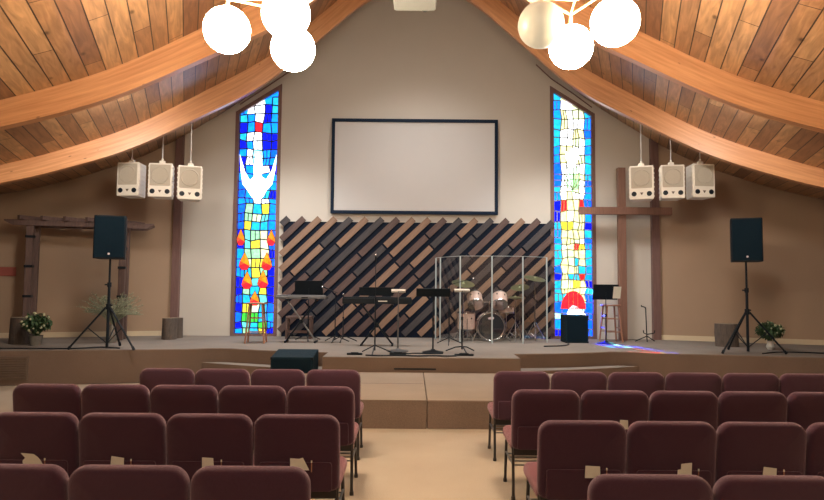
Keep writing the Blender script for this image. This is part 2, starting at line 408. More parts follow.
# beams
BW = .17
for bi, c in enumerate((12.0, 8.87, 5.25, 2.0)):
    for sd in (-1, 1):
        s0 = -c*SA/CA; ss = []; s = s0
        while s < SMAX-.05: ss.append(s); s += .2
        ss.append(SMAX-.05)
        mb = MB(); P = []; L_ = 0; acc = []
        for k, s in enumerate(ss):
            if k: L_ += math.hypot(s-ss[k-1], f_(s)-f_(ss[k-1]))
            acc.append(L_)
            zt = f_(s)-.004; zb = zt-th(s)
            # mitre the front and back faces at the ridge plane
            for cc in (c-BW/2, c+BW/2):
                se = max(s, -cc*SA/CA)
                P.append(sc(se, cc, zt, sd)); P.append(sc(se, cc, zb, sd))
        fs = []
        for k in range(len(ss)-1):
            a = 4*k; b = a+4
            quads = [((a, b, b+1, a+1), (0, .6)), ((a+2, a+3, b+3, b+2), (0, .6)), ((a+1, b+1, b+3, a+3), (.6, .8)), ((a, a+2, b+2, b), (.8, 1))]
            for q, (v0, v1) in quads:
                i = len(fs)
                uv = []
                for vi in q:
                    kk = vi//4; r = vi % 4
                    if (v0, v1) == (0, .6): vv = .5 if r in (0, 2) else 0
                    else: vv = 0 if r in (0, 1) else .2
                    uv.append((acc[kk]+bi*9+sd*31+60, vv))
                mb.uv[i] = uv; fs.append(q)
        fs.append((0, 1, 3, 2)); n = 4*(len(ss)-1); fs.append((n, n+2, n+3, n+1))
        mb.add(P, fs)
        o = mb.build('roof_beam', mBEAM, fix=False)
        pos = ['far', 'near', 'behind', 'rear'][bi]
        side = 'left' if sd < 0 else 'right'
        lab = {0: f'curved laminated roof beam closest to the stage wall, {side} half',
               1: f'curved orange laminated roof beam nearer the seats, {side} half, behind the globe lamps',
               2: f'curved laminated roof beam over the globe lamps, {side} half',
               3: f'curved laminated roof beam over the back seats, {side} half'}[bi]
        tag(o, lab, 'beam')

# ------------------------------------------------------------------ floor and stage
mb = MB(); mb.prism([(-14, -4.5), (14, -4.5), (14, 16), (-14, 16)], -.1, 0)
struct(mb.build('floor', mFLOOR, smooth=0))
def sym(pts):   # pts on right side, relative to RX, front centre outward
    return [(RX+x, y) for x, y in pts]
right = [(1.62, 10.2), (1.62, 10.86)]
def bez(p0, p1, p2, n):
    return [((1-t)**2*p0[0]+2*t*(1-t)*p1[0]+t*t*p2[0], (1-t)**2*p0[1]+2*t*(1-t)*p1[1]+t*t*p2[1]) for t in [i/n for i in range(1, n+1)]]
right += bez((1.62, 10.86), (2.6, 10.98), (3.45, 11.40), 8)
right += bez((3.45, 11.40), (3.75, 11.48), (4.2, 11.22), 4)
right += bez((4.2, 11.22), (5.6, 10.95), (8.2, 10.35), 8) + [(10.9, 9.6), (10.9, 12.3)]
right += [(WX+.1, 14.6)]
poly = sym(right) + [(RX-x, y) for x, y in reversed(right)]
mb = MB(); mb.prism(poly, 0, SZ)
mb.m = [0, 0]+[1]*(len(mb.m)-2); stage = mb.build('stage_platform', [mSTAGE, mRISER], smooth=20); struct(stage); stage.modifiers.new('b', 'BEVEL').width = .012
# side steps
for sd in (-1, 1):
    pts = [(1.64, 10.46)] + bez((1.64, 10.46), (2.7, 10.66), (3.95, 11.30), 10) + [(3.6, 11.38), (3.3, 11.28), (2.6, 11.02), (1.64, 10.85)]
    pl = [(RX+sd*x, y) for x, y in pts]
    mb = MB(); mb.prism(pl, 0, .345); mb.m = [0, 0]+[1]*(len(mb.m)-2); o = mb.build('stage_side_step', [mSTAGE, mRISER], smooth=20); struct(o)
# wide carpeted step in front of the stage, two sections with a seam
for x0, x1 in ((-2.45, .195), (.205, 2.95)):
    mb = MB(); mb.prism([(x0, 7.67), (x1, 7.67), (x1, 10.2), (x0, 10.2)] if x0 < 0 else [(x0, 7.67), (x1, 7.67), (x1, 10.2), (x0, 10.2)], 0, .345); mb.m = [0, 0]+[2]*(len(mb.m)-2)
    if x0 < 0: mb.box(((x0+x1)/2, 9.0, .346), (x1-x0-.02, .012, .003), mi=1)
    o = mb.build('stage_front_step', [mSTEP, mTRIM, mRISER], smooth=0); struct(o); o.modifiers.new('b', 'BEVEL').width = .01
# ------------------------------------------------------------------ walls
WT = .22
WIN = {}
for nm, xa, xb, za, zb in (('l', 233.3, 279.3, 112, 84), ('r', 550.5, 595.5, 86, 114)):
    p0 = at(xa, za, WY); p1 = at(xb, zb, WY); b = at((xa+xb)/2, 220, WY)
    xl = at(xa, 220, WY).x; xr = at(xb, 220, WY).x
    WIN[nm] = (xl, xr, p0.z, p1.z)
mb = MB()
def strip(x0, x1, zf):
    n = max(1, int((x1-x0)/.25)); xs = [x0+(x1-x0)*i/n for i in range(n+1)]
    poly = [(x, zf(x)) for x in xs] + [(x, max(zf(x)+.02, ceil_z(x, WY)+.06)) for x in reversed(xs)]
    mb.xprism(poly, WY, WY+WT)
lw, rw = WIN['l'], WIN['r']
strip(RX-WXS[-1], lw[0], lambda x: 0)
strip(lw[0], lw[1], lambda x: lw[2]+(lw[3]-lw[2])*(x-lw[0])/(lw[1]-lw[0]))
strip(lw[1], rw[0], lambda x: 0)
strip(rw[0], rw[1], lambda x: rw[2]+(rw[3]-rw[2])*(x-rw[0])/(rw[1]-rw[0]))
strip(rw[1], RX+WXS[1], lambda x: 0)
for q in (lw, rw): mb.xprism([(q[0], 0), (q[1], 0), (q[1], SZ+.02), (q[0], SZ+.02)], WY, WY+WT)
struct(mb.build('wall_back', mWALL, smooth=0))
for sd, nm in ((-1, 'left'), (1, 'right')):
    CW = CWS[sd]; mb = MB(); s0 = s_of(RX+sd*WXS[sd], WY)
    n = 24; ss = [s0+(SMAX-s0)*i/n for i in range(n+1)]
    P = []
    for s in ss:
        for cc, z in ((CW, 0), (CW, f_(s)+lift(CW)+.05), (CW+WT, 0), (CW+WT, f_(s)+lift(CW)+.05)): P.append(sc(s, cc, z, sd))
    fs = []
    for k in range(n):
        a = 4*k; b = a+4; fs += [(a, b, b+1, a+1), (a+2, a+3, b+3, b+2), (a+1, b+1, b+3, a+3)]
    fs += [(0, 1, 3, 2), (4*n, 4*n+2, 4*n+3, 4*n+1)]
    mb.add(P, fs); struct(mb.build('wall_stage_'+nm, mBROWN, smooth=0))
    # baseboard on the splayed wall
    mb = MB()
    a = sc(s0+.12, CW-.02, SZ, sd); b = sc(SMAX, CW-.02, SZ, sd); d = (b-a)
    R = Matrix.Rotation(math.atan2(d.y, d.x), 3, 'Z')
    mb.box((a+b)/2+Vector((0, 0, .055)), (d.length, .025, .11), R)
    struct(mb.build('baseboard_'+nm, mBASEB, smooth=0))
    # post where the walls fold
    mb = MB(); x = RX+sd*WXS[sd]
    zt = ceil_z(x, WY-.1)
    mb.box((x, WY-.05, (SZ+zt)/2), (.17, .14, zt-SZ)); struct(mb.build('trim_'+('1' if sd < 0 else '2'), mTRIM, smooth=0))
    # nave side wall
    mb = MB()
    a = sc(SMAX, CSTART, 0, sd); b = sc(SMAX, CW, 0, sd)
    d = Vector((b.x-a.x, b.y-a.y, 0)); R = Matrix.Rotation(math.atan2(d.y, d.x), 3, 'Z')
    mb.box(((a+b)/2)+Vector((sd*.12, 0, 1.5)), (d.length, .2, 3.05), R); struct(mb.build('wall_'+nm, mBROWN, smooth=0))
mb = MB()
mb.xprism([(-9, 0), (9, 0), (9, 3.2), (4, 4.6), (.17, 6.5), (-4, 4.6), (-9, 3.2)], -3.0, -2.8)
struct(mb.build('wall_rear', mBROWN, smooth=0))

# ------------------------------------------------------------------ stained glass
EM = 1.0
GC = dict(deep=(.01, .02, .80), blue=(.01, .16, .95), azure=(.01, .30, 1.0), cyan=(.03, .50, .80), aqua=(.22, .75, .70), mint=(.50, .85, .52),
          pale=(.85, .92, .62), yellow=(1.0, .85, .10), cream=(1.0, .95, .55), white=(1, 1, 1), orange=(1.0, .33, .03), red=(.95, .04, .06), green=(.12, .80, .12), gold=(1, .62, .06), ltcyan=(.45, .9, 1))
GST = dict(deep=1.1, blue=1.5, azure=1.5, cyan=1.15, aqua=.95, mint=.8, pale=.9, yellow=1.0, cream=.9, white=1.8, orange=1.0, red=1.0, green=.75, gold=1.0, ltcyan=1.4)
GN = list(GC)
GM = []
for k in GN:
    m = bpy.data.materials.new('glass_'+k); m.use_nodes = True; N = m.node_tree.nodes; L = m.node_tree.links; N.clear()
    o = N.new('ShaderNodeOutputMaterial'); e = N.new('ShaderNodeEmission'); tr = N.new('ShaderNodeBsdfTransparent'); ad = N.new('ShaderNodeAddShader')
    tc = N.new('ShaderNodeTexCoord'); ns = N.new('ShaderNodeTexNoise'); ns.inputs['Scale'].default_value = 14; ns.inputs['Detail'].default_value = 4
    L.new(tc.outputs['Object'], ns.inputs['Vector'])
    mr = N.new('ShaderNodeMapRange'); mr.inputs['From Min'].default_value = .3; mr.inputs['From Max'].default_value = .7
    st = GST[k]*.68; mr.inputs['To Min'].default_value = st*.7; mr.inputs['To Max'].default_value = st*1.3
    L.new(ns.outputs['Fac'], mr.inputs['Value']); L.new(mr.outputs['Result'], e.inputs[1])
    e.inputs[0].default_value = (*GC[k], 1); tr.inputs[0].default_value = (*[c*.9 for c in GC[k]], 1)
    L.new(e.outputs[0], ad.inputs[0]); L.new(tr.outputs[0], ad.inputs[1]); L.new(ad.outputs[0], o.inputs[0]); GM.append(m)
mLEAD = mat('lead_came', (.03, .035, .06), .6, noise=.2)
mLEADG = mat('lead_came_grey', (.30, .30, .12), .6, noise=.2)

def clip_above(poly, zf):
    """keep part of the (x,z) polygon below the sloping head"""
    out = []
    for i in range(len(poly)):
        a = poly[i]; b = poly[(i+1) % len(poly)]
        da = zf(a[0])-a[1]; db = zf(b[0])-b[1]
        if da >= 0: out.append(a)
        if da*db < 0:
            t = da/(da-db); out.append((a[0]+t*(b[0]-a[0]), a[1]+t*(b[1]-a[1])))
    return out
def shrink(poly, g):
    cx = sum(p[0] for p in poly)/len(poly); cz = sum(p[1] for p in poly)/len(poly)
    out = []
    for x, z in poly:
        dx, dz = x-cx, z-cz; l = math.hypot(dx, dz)+1e-9
        out.append((x-dx/l*g*1.3 if l > g*1.4 else cx, z-dz/l*g*1.3 if l > g*1.4 else cz))
    return out
def window(idx, key, side):
    xl, xr, ztl, ztr = WIN[key]; fw = .085
    zf = lambda x: ztl+(ztr-ztl)*(x-xl)/(xr-xl)
    root = bpy.data.objects.new(f'window_{idx}', None); COL.objects.link(root); root.location = (0, 0, 0); struct(root)
    b0 = SZ+.03
    fr = MB()
    y0, y1 = WY-.03, WY+.12
    for a, b in ((xl, xl+fw), (xr-fw, xr)):
        fr.xprism([(a, SZ), (b, SZ), (b, zf(b)), (a, zf(a))], y0, y1)
    fr.xprism([(xl+fw, zf(xl+fw)-fw*1.2), (xr-fw, zf(xr-fw)-fw*1.2), (xr-fw, zf(xr-fw)), (xl+fw, zf(xl+fw))], y0, y1)
    fr.xprism([(xl+fw, SZ), (xr-fw, SZ), (xr-fw, b0+.02), (xl+fw, b0+.02)], y0, y1)
    struct(fr.build('window_frame', mTRIM, root, smooth=0))
    gl, gr = xl+fw, xr-fw; W = gr-gl
    zh = lambda x: zf(x)-fw*1.2
    r2 = random.Random(idx*13+5)
    # pixel row -> height
    def Zp(py): return at((xl+xr)/2*F/WY+412, py, WY).z
    panes = MB(); lead = MB(); over = MB()
    y = WY+.05
    if side == 'l': cols = [0, .19, .38, .62, .81, 1]
    else: cols = [0, .20, .36, .52, .66, .82, 1]
    py = 336.0; rows = [py]
    while py > 78:
        py -= r2.choice([6, 8, 9, 10]) if side == 'l' else r2.choice([6, 8, 9, 11]); rows.append(py)
    nr = len(rows)
    jit = {}
    def node(i, j):
        if (i, j) not in jit:
            jx = 0 if j in (0, len(cols)-1) else r2.uniform(-.035, .035); jz = r2.uniform(-1.2, 1.2)
            jit[(i, j)] = (gl+W*(cols[j]+jx), max(b0+.02, Zp(rows[i]+jz)) if i else b0+.02)
        return jit[(i, j)]
    # bars (came): strips along the grid lines
    def bar(p, q, wd, mi=0):
        if p[1] > zh(p[0]) or q[1] > zh(q[0]): 
            if min(p[1], q[1]) > min(zh(gl), zh(gr)): 
                return
        d = Vector((q[0]-p[0], 0, q[1]-p[1])); l = d.length
        if l < .01: return
        R = Matrix.Rotation(-math.atan2(d.z, d.x), 3, 'Y'); lead.box(((p[0]+q[0])/2, y-.008, (p[1]+q[1])/2), (l, .012, wd), R, mi)
    def colour(side, fx, pyc):
        edge = fx < .2 or fx > .8
        if side == 'l':
            if pyc < 150:
                return r2.choice(['blue', 'azure', 'deep', 'azure', 'cyan']) if edge or fx > .62 or (fx < .38 and r2.random() < .6) else r2.choice(['white', 'white', 'cream'])
            if pyc < 205: return r2.choice(['deep', 'blue', 'azure', 'azure']) if edge else r2.choice(['azure', 'cyan', 'azure', 'white'] if abs(fx-.5) > .15 else ['white', 'ltcyan'])
            if pyc < 262: return r2.choice(['deep', 'deep', 'blue', 'azure']) if edge else r2.choice(['yellow', 'cyan', 'aqua', 'pale', 'cream', 'mint'])
            return r2.choice(['deep', 'blue', 'azure', 'deep']) if edge else r2.choice(['aqua', 'cyan', 'mint', 'yellow', 'pale', 'cyan', 'green' if pyc > 300 else 'aqua', 'yellow'])
        else:
            if pyc > 306: return r2.choice(['azure', 'blue', 'ltcyan', 'deep', 'cyan'])
            if edge:
                return r2.choice(['azure', 'cyan', 'blue', 'deep', 'azure', 'cyan'])
            if pyc < 205: return r2.choice(['white', 'cream', 'white', 'pale', 'white', 'cream'])
            if pyc < 262: return r2.choice(['cream', 'cream', 'cream', 'pale', 'yellow', 'white'])
            return r2.choice(['cream', 'pale', 'cream', 'cyan' if r2.random() < .5 else 'cream', 'mint' if r2.random() < .4 else 'yellow'])
    reds = [(.45, 100), (.3, 207), (.75, 207), (.6, 250), (.75, 277)] if side == 'r' else [(.42, 130)]
    for i in range(nr-1):
        for j in range(len(cols)-1):
            q = [node(i, j), node(i, j+1), node(i+1, j+1), node(i+1, j)]
            fx = (cols[j]+cols[j+1])/2; pyc = (rows[i]+rows[i+1])/2
            cname = colour(side, fx, pyc)
            for (rx, rp) in reds:
                if cols[j] <= rx < cols[j+1] and rows[i+1] < rp <= rows[i]: cname = 'red'
            q = clip_above(q, zh)
            if len(q) < 3: continue
            # occasionally split a pane in two
            panes.xprism(q, y, y+.004, GN.index(cname))
            bar(node(i, j), node(i, j+1), .028 if side == 'l' else .024); bar(node(i, j), node(i+1, j), .028 if side == 'l' else .024)
            if r2.random() < .25:
                m1 = ((node(i, j)[0]+node(i, j+1)[0])/2, (node(i, j)[1]+node(i, j+1)[1])/2); m2 = ((node(i+1, j)[0]+node(i+1, j+1)[0])/2, (node(i+1, j)[1]+node(i+1, j+1)[1])/2)
                bar(m1, m2, .02)
    fr2 = lambda fx, p: (gl+W*fx, Zp(p))
    yo = y-.018
    def ov(pts, cname):
        over.xprism([fr2(a, b) for a, b in pts], yo, yo+.003, GN.index(cname))
    def outline(pts, wd=.012):
        pp = [fr2(a, b) for a, b in pts]
        for p, q in zip(pp, pp[1:]+pp[:1]):
            d = Vector((q[0]-p[0], 0, q[1]-p[1])); R = Matrix.Rotation(-math.atan2(d.z, d.x), 3, 'Y')
            lead.box(((p[0]+q[0])/2, yo-.004, (p[1]+q[1])/2), (d.length, .008, wd), R)
    if side == 'l':
        # descending dove
        ov([(.02, 154), (.16, 171), (.30, 180), (.40, 176), (.38, 166), (.43, 156), (.5, 152), (.57, 156), (.62, 166), (.60, 176), (.72, 179), (.86, 170), (.98, 154), (.96, 168), (.88, 184), (.74, 190), (.66, 196), (.5, 203), (.34, 196), (.24, 190), (.11, 184), (.05, 170)], 'white')
        for fx, pyy, w_, h_ in ((.10, 237, .11, 17), (.89, 237, .11, 17), (.21, 261, .14, 18), (.79, 261, .14, 18), (.29, 280, .14, 18), (.70, 279, .14, 18), (.5, 298, .12, 15)):
            t = [(fx, pyy-h_/2), (fx+w_*.8, pyy), (fx+w_, pyy+h_*.28), (fx+w_*.5, pyy+h_/2), (fx-w_*.5, pyy+h_/2), (fx-w_, pyy+h_*.28), (fx-w_*.8, pyy)]
            t = [(min(.995, max(.005, a)), b) for a, b in t]
            ov([t[0], t[1], t[2], t[5], t[6]], 'orange'); ov([t[6], t[2], t[3], t[4], t[5]], 'red'); outline(t)
    else:
        # half sun and rays
        c = [( .5+.33*math.cos(a), 309-18*math.sin(a)) for a in [math.pi*i/14 for i in range(15)]]
        ov([(.84, 309)]+c[1:-1]+[(.16, 309)], 'red'); outline(c)
        for k in (.38, .5, .62):
            p = fr2(k, 309); q = fr2(k, 293); lead.box((p[0], yo-.004, (p[1]+q[1])/2), (.008, .008, abs(q[1]-p[1])))
        ov([(.33, 314), (.40, 308), (.5, 305), (.62, 307), (.75, 312), (.9, 317), (.6, 318)], 'white')
        # lily: white bloom over green leaves
        ov([(.5, 148), (.58, 153), (.68, 151), (.66, 159), (.58, 165), (.5, 168), (.42, 165), (.34, 159), (.32, 151), (.42, 153)], 'white')
        for dx, tp in ((-.24, 170), (-.15, 164), (.15, 164), (.24, 170), (-.22, 178), (.22, 178)):
            ov([(.5, 190), (.5+dx*.5-.02, tp+9), (.5+dx, tp), (.5+dx*.5+.03, tp+11)], 'mint'); outline([(.5, 190), (.5+dx*.5-.02, tp+9), (.5+dx, tp), (.5+dx*.5+.03, tp+11)], .008)
        ov([(.485, 168), (.515, 168), (.515, 192), (.485, 192)], 'mint')
    struct(panes.build('stained_glass_panes', GM, root, smooth=0, fix=False))
    struct(over.build('stained_glass_figures', GM, root, smooth=0, fix=False))
    struct(lead.build('leading', mLEAD if side == 'l' else mLEADG, root, smooth=0))
window(1, 'l', 'l'); window(2, 'r', 'r')
# thin conduit that follows the wall head above each window
for sd in (-1, 1):
    mb = MB()
    pts = [at(px, py, WY-.06) for px, py in (((312, 51), (288, 72.5), (262, 90), (240, 104.5)) if sd < 0 else ((536, 64.5), (551, 78.5), (573, 93.5), (592, 107.5)))]
    mb.tube(pts, .014, 8)
    o = mb.build('conduit', mTRIM); tag(o, 'thin dark conduit running along the wall head above the %s stained glass window' % ('left' if sd < 0 else 'right'), 'conduit')
#--PART2--
# ------------------------------------------------------------------ chairs
def rotx(a): return Matrix.Rotation(math.radians(a), 4, 'X')
def make_chair():
    t = thing('padded_chair', 'maroon padded chair', 'chair')
    CWD = .55
    b = MB(); T = Matrix.Translation((0, -.262, .648)) @ rotx(7)
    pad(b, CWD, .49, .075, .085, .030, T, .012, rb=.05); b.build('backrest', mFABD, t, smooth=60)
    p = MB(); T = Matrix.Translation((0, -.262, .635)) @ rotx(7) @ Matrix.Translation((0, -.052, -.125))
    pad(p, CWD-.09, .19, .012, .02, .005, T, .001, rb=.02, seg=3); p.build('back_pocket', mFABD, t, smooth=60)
    s = MB(); T = Matrix.Translation((0, .045, .432)) @ rotx(-90+2)
    pad(s, CWD-.005, .53, .095, .07, .04, T, .012, rb=.05); s.build('seat', mFAB, t, smooth=60)
    f = MB(); f.box((0, .03, .372), (.49, .46, .022)); f.box((0, -.225, .385), (.51, .035, .06)); f.build('seat_frame', mLEG, t)
    for sx in (-1, 1):
        l = MB(); l.cyl((sx*.252, -.205, .46), (sx*.258, -.25, .012), .0125, n=8); l.cyl((sx*.258, -.25, 0), (sx*.258, -.248, .03), .017, n=8); l.build('leg', mLEG, t)
        l = MB(); l.cyl((sx*.245, .20, .375), (sx*.252, .235, .012), .0125, n=8); l.cyl((sx*.252, .235, 0), (sx*.252, .234, .03), .017, n=8); l.build('leg', mLEG, t)
    r = MB()
    for sx in (-1, 1): r.cyl((sx*.254, -.225, .27), (sx*.249, .215, .27), .008, n=6)
    for yy in (-.22, -.10, .02, .14): r.cyl((-.25, yy, .27), (.25, yy, .27), .006, n=6)
    r.build('book_rack', mSTEEL, t)
    return t
chair0 = make_chair(); KM = kmap(); first = [True]
def ord_(i): return ['', 'second', 'third', 'fourth', 'fifth', 'sixth'][i]
ROWN = {1: 'front row', 2: 'second row', 3: 'third row', 4: 'nearest row'}
chairs = {}
def place(side, row, i, x, Y, pitch):
    if first[0]: c = chair0; first[0] = False
    else: c = copy_tree(chair0, KM)
    c.location = (x, Y+.275, 0); c.scale = ((pitch-.008)/.55, 1, 1)
    pos = 'on the aisle' if i == 0 else f'{ord_(i)} from the aisle'
    c['label'] = f'maroon padded chair, {ROWN[row]} of the {side} block, {pos}'
    c['category'] = 'chair'; c['group'] = f'maroon chairs of the {side} block'
    chairs[(side, row, i)] = c
LR = {1: (6.25, [333.5, 278.3, 223, 167.7]), 2: (5.20, [321, 252.5, 185, 117, 48]), 3: (4.04, [297.5, 210.5, 123.5, 36.5]), 4: (2.875, [251.5, 130.5, 9.5])}
RR = {1: (6.26, [521.5, 578.5, 636, 693, 750, 807]), 2: (5.12, [546, 615, 682, 751, 821]), 3: (3.93, [581.5, 671, 760, 849]), 4: (2.80, [649, 774])}
for side, D in (('left', LR), ('right', RR)):
    for row, (Y, xs) in D.items():
        X = [at(px, {1: 371, 2: 388, 3: 416, 4: 468}[row], Y).x for px in xs]
        pitch = (X[-1]-X[0])/(len(X)-1); off = sum(x-(X[0]+i*pitch) for i, x in enumerate(X))/len(X)
        for i in range(len(xs)): place(side, row, i, X[0]+off+i*pitch, Y, abs(pitch))
# cards and pencils in the pockets of the third rows (and one of the second)
def card_on(key, dx, shape, what, z=.604, pencil=.085, w=.085, tilt=0):
    c = chairs[key]; o = Vector(c.location)
    yb = -.335+(.615-z)*.12
    m = MB(); T = Matrix.Translation((0, 0, 0)) @ rotx(7) @ Matrix.Rotation(math.radians(tilt), 4, 'Y')
    if shape == 0: poly = [(-w/2, -.05), (w/2, -.05), (w/2-.004, .022), (-w/2+.002, .026)]
    elif shape == 1: poly = [(-w/2, -.05), (w/2+.02, -.05), (w/2-.02, .030), (w/2-.045, .022), (-w/2, .026)]
    elif shape == 2: poly = [(-w/2, -.05), (w/2+.02, -.05), (w/2, -.005), (w/2-.02, .02), (.01, .038), (-w/2-.015, .045), (-w/2+.012, .015), (-w/2-.005, -.004)]
    else: poly = [(-w/2, -.05), (w/2, -.05), (w/2, .05), (-w/2+.02, .042), (-w/2+.02, .008), (-w/2, .005)]
    m.xprism(poly, -.002, .002, T=T)
    row, side = ROWN[key[1]], key[0]
    where = 'chair on the aisle' if key[2] == 0 else f'{ord_(key[2])} chair from aisle'
    m2 = m.build('paper_card', mPAPER, smooth=0); m2.location = o+Vector((dx, yb, z))
    tag(m2, f'{what} in pocket of {where}, {row}, {side} block', 'card', 'cards in the chair pockets')
    if pencil:
        q = MB(); q.cyl((0, .004, -.06), (0, 0, .0), .0035, n=8); q.cyl((0, 0, .0), (0, -.001, .012), .0048, n=8, mi=1)
        qo = q.build('pencil', [mSTOOL, mPAPER]); qo.location = o+Vector((dx+pencil, yb-.001, z))
        tag(qo, f'short pencil in pocket of {where}, {row}, {side} block', 'pencil', 'pencils in the chair pockets')
card_on(('left', 3, 3), .02, 2, 'crumpled pale papers', pencil=.08, w=.11)
card_on(('left', 3, 2), -.00, 0, 'small tilted white card', tilt=6)
card_on(('left', 3, 1), .01, 0, 'small upright white card', w=.075)
card_on(('left', 3, 0), .02, 1, 'white folded envelope', w=.10)
card_on(('right', 3, 0), .05, 0, 'plain cream card', w=.095)
card_on(('right', 3, 1), .055, 3, 'pair of stacked cream cards')
card_on(('right', 3, 2), .02, 0, 'tilted cream card', tilt=4)
card_on(('right', 2, 1), .055, 0, 'white card edge', z=.64, w=.07, pencil=0)

# ------------------------------------------------------------------ globe lamps
def chandelier(globes, lit, label):
    ps = [at(px, py, Y) for px, py, Y in globes]
    cx = sum((p for p in ps), Vector())/3; zt = max(p.z for p in ps)+.24
    root = thing('globe_lamp_cluster', label, 'lamp', (cx.x, cx.y, zt))
    loc = Vector((cx.x, cx.y, zt))
    fr = MB()
    tops = [Vector((p.x, p.y, zt)) for p in ps]
    for a, b in ((0, 1), (1, 2), (2, 0)):
        fr.cyl(tops[a]-loc, tops[b]-loc, .012, n=8); 
    for p in tops: fr.cyl(p-loc, (0, 0, .0), .009, n=8)
    fr.build('triangle_frame', mORG, root)
    r = MB(); r.cyl((0, 0, 0), (0, 0, ceil_z(cx.x, cx.y)-zt-.03), .008, n=8); r.cyl((0, 0, ceil_z(cx.x, cx.y)-zt-.07), (0, 0, ceil_z(cx.x, cx.y)-zt-.02), .06, n=16)
    r.build('hanging_rod', mORG, root)
    for k, p in enumerate(ps):
        g = MB(); g.ball((0, 0, 0), .2, 32, 20); go = g.build('glass_globe', mGLOBE if lit[k] else mGLOBEU, root, smooth=180, loc=p-loc)
        n = MB(); n.cyl((0, 0, .185), (0, 0, zt-p.z), .016, n=12); n.build('socket', mORG, go)
        if not lit[k]: go['label'] = 'unlit cream glass globe'
chandelier([(227, 30, 5.26), (286, 14, 5.02), (293, 49, 5.52)], (1, 1, 1), 'cluster of three glowing white globes hanging from the left slope of the ceiling')
chandelier([(541, 25, 5.26), (571, 47, 5.58), (615, 22, 5.04)], (0, 1, 1), 'cluster of globes on the right slope, two glowing and one unlit cream globe')

# projector under the ridge
p = at(415, -2, 5.9)
root = thing('ceiling_projector', 'white video projector hanging under the roof ridge at the top middle', 'projector', p)
m = MB(); m.prism(rrect(.42, .34, .04), -.055, .055); m.build('body', mPROJ, root, bevel=.012)
m = MB(); m.rev([(.05, 0), (.05, .03), (.035, .035), (.03, .015)], (.10, .155, -.005), 20, Matrix.Rotation(-math.pi/2, 3, 'X')); m.build('lens', mBLK, root)
m = MB(); m.ball((.09, -.165, -.04), .045, 16, 8, sc=(1.6, .5, .6)); m.build('rear_panel_bulge', mPROJ, root)
m = MB()
for k in range(5): m.box((-.16+.035*k, -.173, .012), (.022, .006, .012))
m.box((-.11, -.173, .035), (.12, .006, .008)); m.build('rear_sockets', mBLK, root)
zc = f_(s_of(p.x, p.y))-p.z-.05
m = MB(); m.cyl((0, 0, .05), (0, 0, zc), .025, n=12); m.box((0, 0, .065), (.2, .16, .02)); m.cyl((0, 0, zc-.03), (0, 0, zc), .08, n=16); m.build('ceiling_mount', mPROJ, root)

# ------------------------------------------------------------------ projection screen
a = at(332, 118.3, WY-.10); b = at(498, 214.8, WY-.10)
cx, cz = (a.x+b.x)/2, (a.z+b.z)/2; sw, sh_ = b.x-a.x, a.z-b.z
root = thing('projection_screen', 'large blank white projection screen with a dark border on the back wall', 'projection screen', (cx, WY-.07, cz))
m = MB(); m.box((0, 0, 0), (sw-.12, .02, sh_-.12)); m.build('screen_surface', mSCR, root, smooth=0)
m = MB(); bw = .075
for q in ((0, sh_/2-bw/2, sw, bw), (0, -sh_/2+bw/2, sw, bw)): m.box((q[0], -.01, q[1]), (q[2], .06, q[3]))
for sx in (-1, 1): m.box((sx*(sw/2-bw/2), -.01, 0), (bw, .058, sh_-2*bw))
m.build('border', mSCRF, root, smooth=0, bevel=.004)

# ------------------------------------------------------------------ diagonal plank panel
pl = at(280, 336, WY-.08).x; pr = at(552, 336, WY-.08).x; zt = at(415, 222.5, WY-.08).z
root = thing('diagonal_plank_panel', 'wall panel of diagonal mixed wood planks on a dark backing behind the band', 'wall panel', ((pl+pr)/2, WY-.04, SZ))
hw = (pr-pl)/2+.03; ph = zt-SZ
m = MB(); m.box((0, 0, ph/2), (2*hw-.10, .05, ph)); m.build('backing', mNAVY, root, smooth=0)
ang = math.radians(44); dv = Vector((math.cos(ang), math.sin(ang))); pw = .142
pitch = .362; ov_ = .11
x_top0 = at(288.5, 219, WY-.08).x-(pl+pr)/2
rr = random.Random(21); npl = 0
seq = [2, 0, 1, 1, 2, 1, 2, 0, 1, 1, 0, 2, 1, 2, 0, 1, 0, 2, 0, 1, 2, 0, 1, 1, 0, 2]
for k in range(-1, 26):
    xt = x_top0 + k*pitch          # where the row's axis reaches the height of the tips
    tz = ph+ov_-.03
    # length along the axis down to the floor or left edge, and to the right edge
    L1 = min(tz-.07, 1e9)/dv.y; L2 = (xt+hw-.01)/dv.x
    Lmax = min(L1, L2)
    L0 = max(0, (xt-hw+.0)/dv.x)
    if Lmax-L0 < .12: continue
    segs = []; t = L0; first_ = True
    while t < Lmax-.05:
        ln = rr.choice([.55, .9, 1.2, 1.7]) if first_ else rr.choice([.6, .9, 1.3, 1.6])
        e = min(Lmax, t+ln)
        if Lmax-e < .35: e = Lmax
        segs.append((t, e)); t = e+.045; first_ = False
    for si, (t0, t1) in enumerate(segs):
        cxx = xt-dv.x*(t0+t1)/2; czz = tz-dv.y*(t0+t1)/2
        m = MB(); m.box((0, 0, 0), (t1-t0, .028, pw))
        col = seq[k % len(seq)] if si == 0 else rr.choice([0, 0, 1, 2, 1])
        o = m.build('plank', mP[col], root, smooth=0, loc=(cxx, -.042-rr.uniform(0, .006), czz)); o.rotation_euler = (0, -ang, 0); npl += 1
        o['label'] = ['red-brown plank', 'tan plank', 'charcoal grey plank'][col]
print('planks', npl)

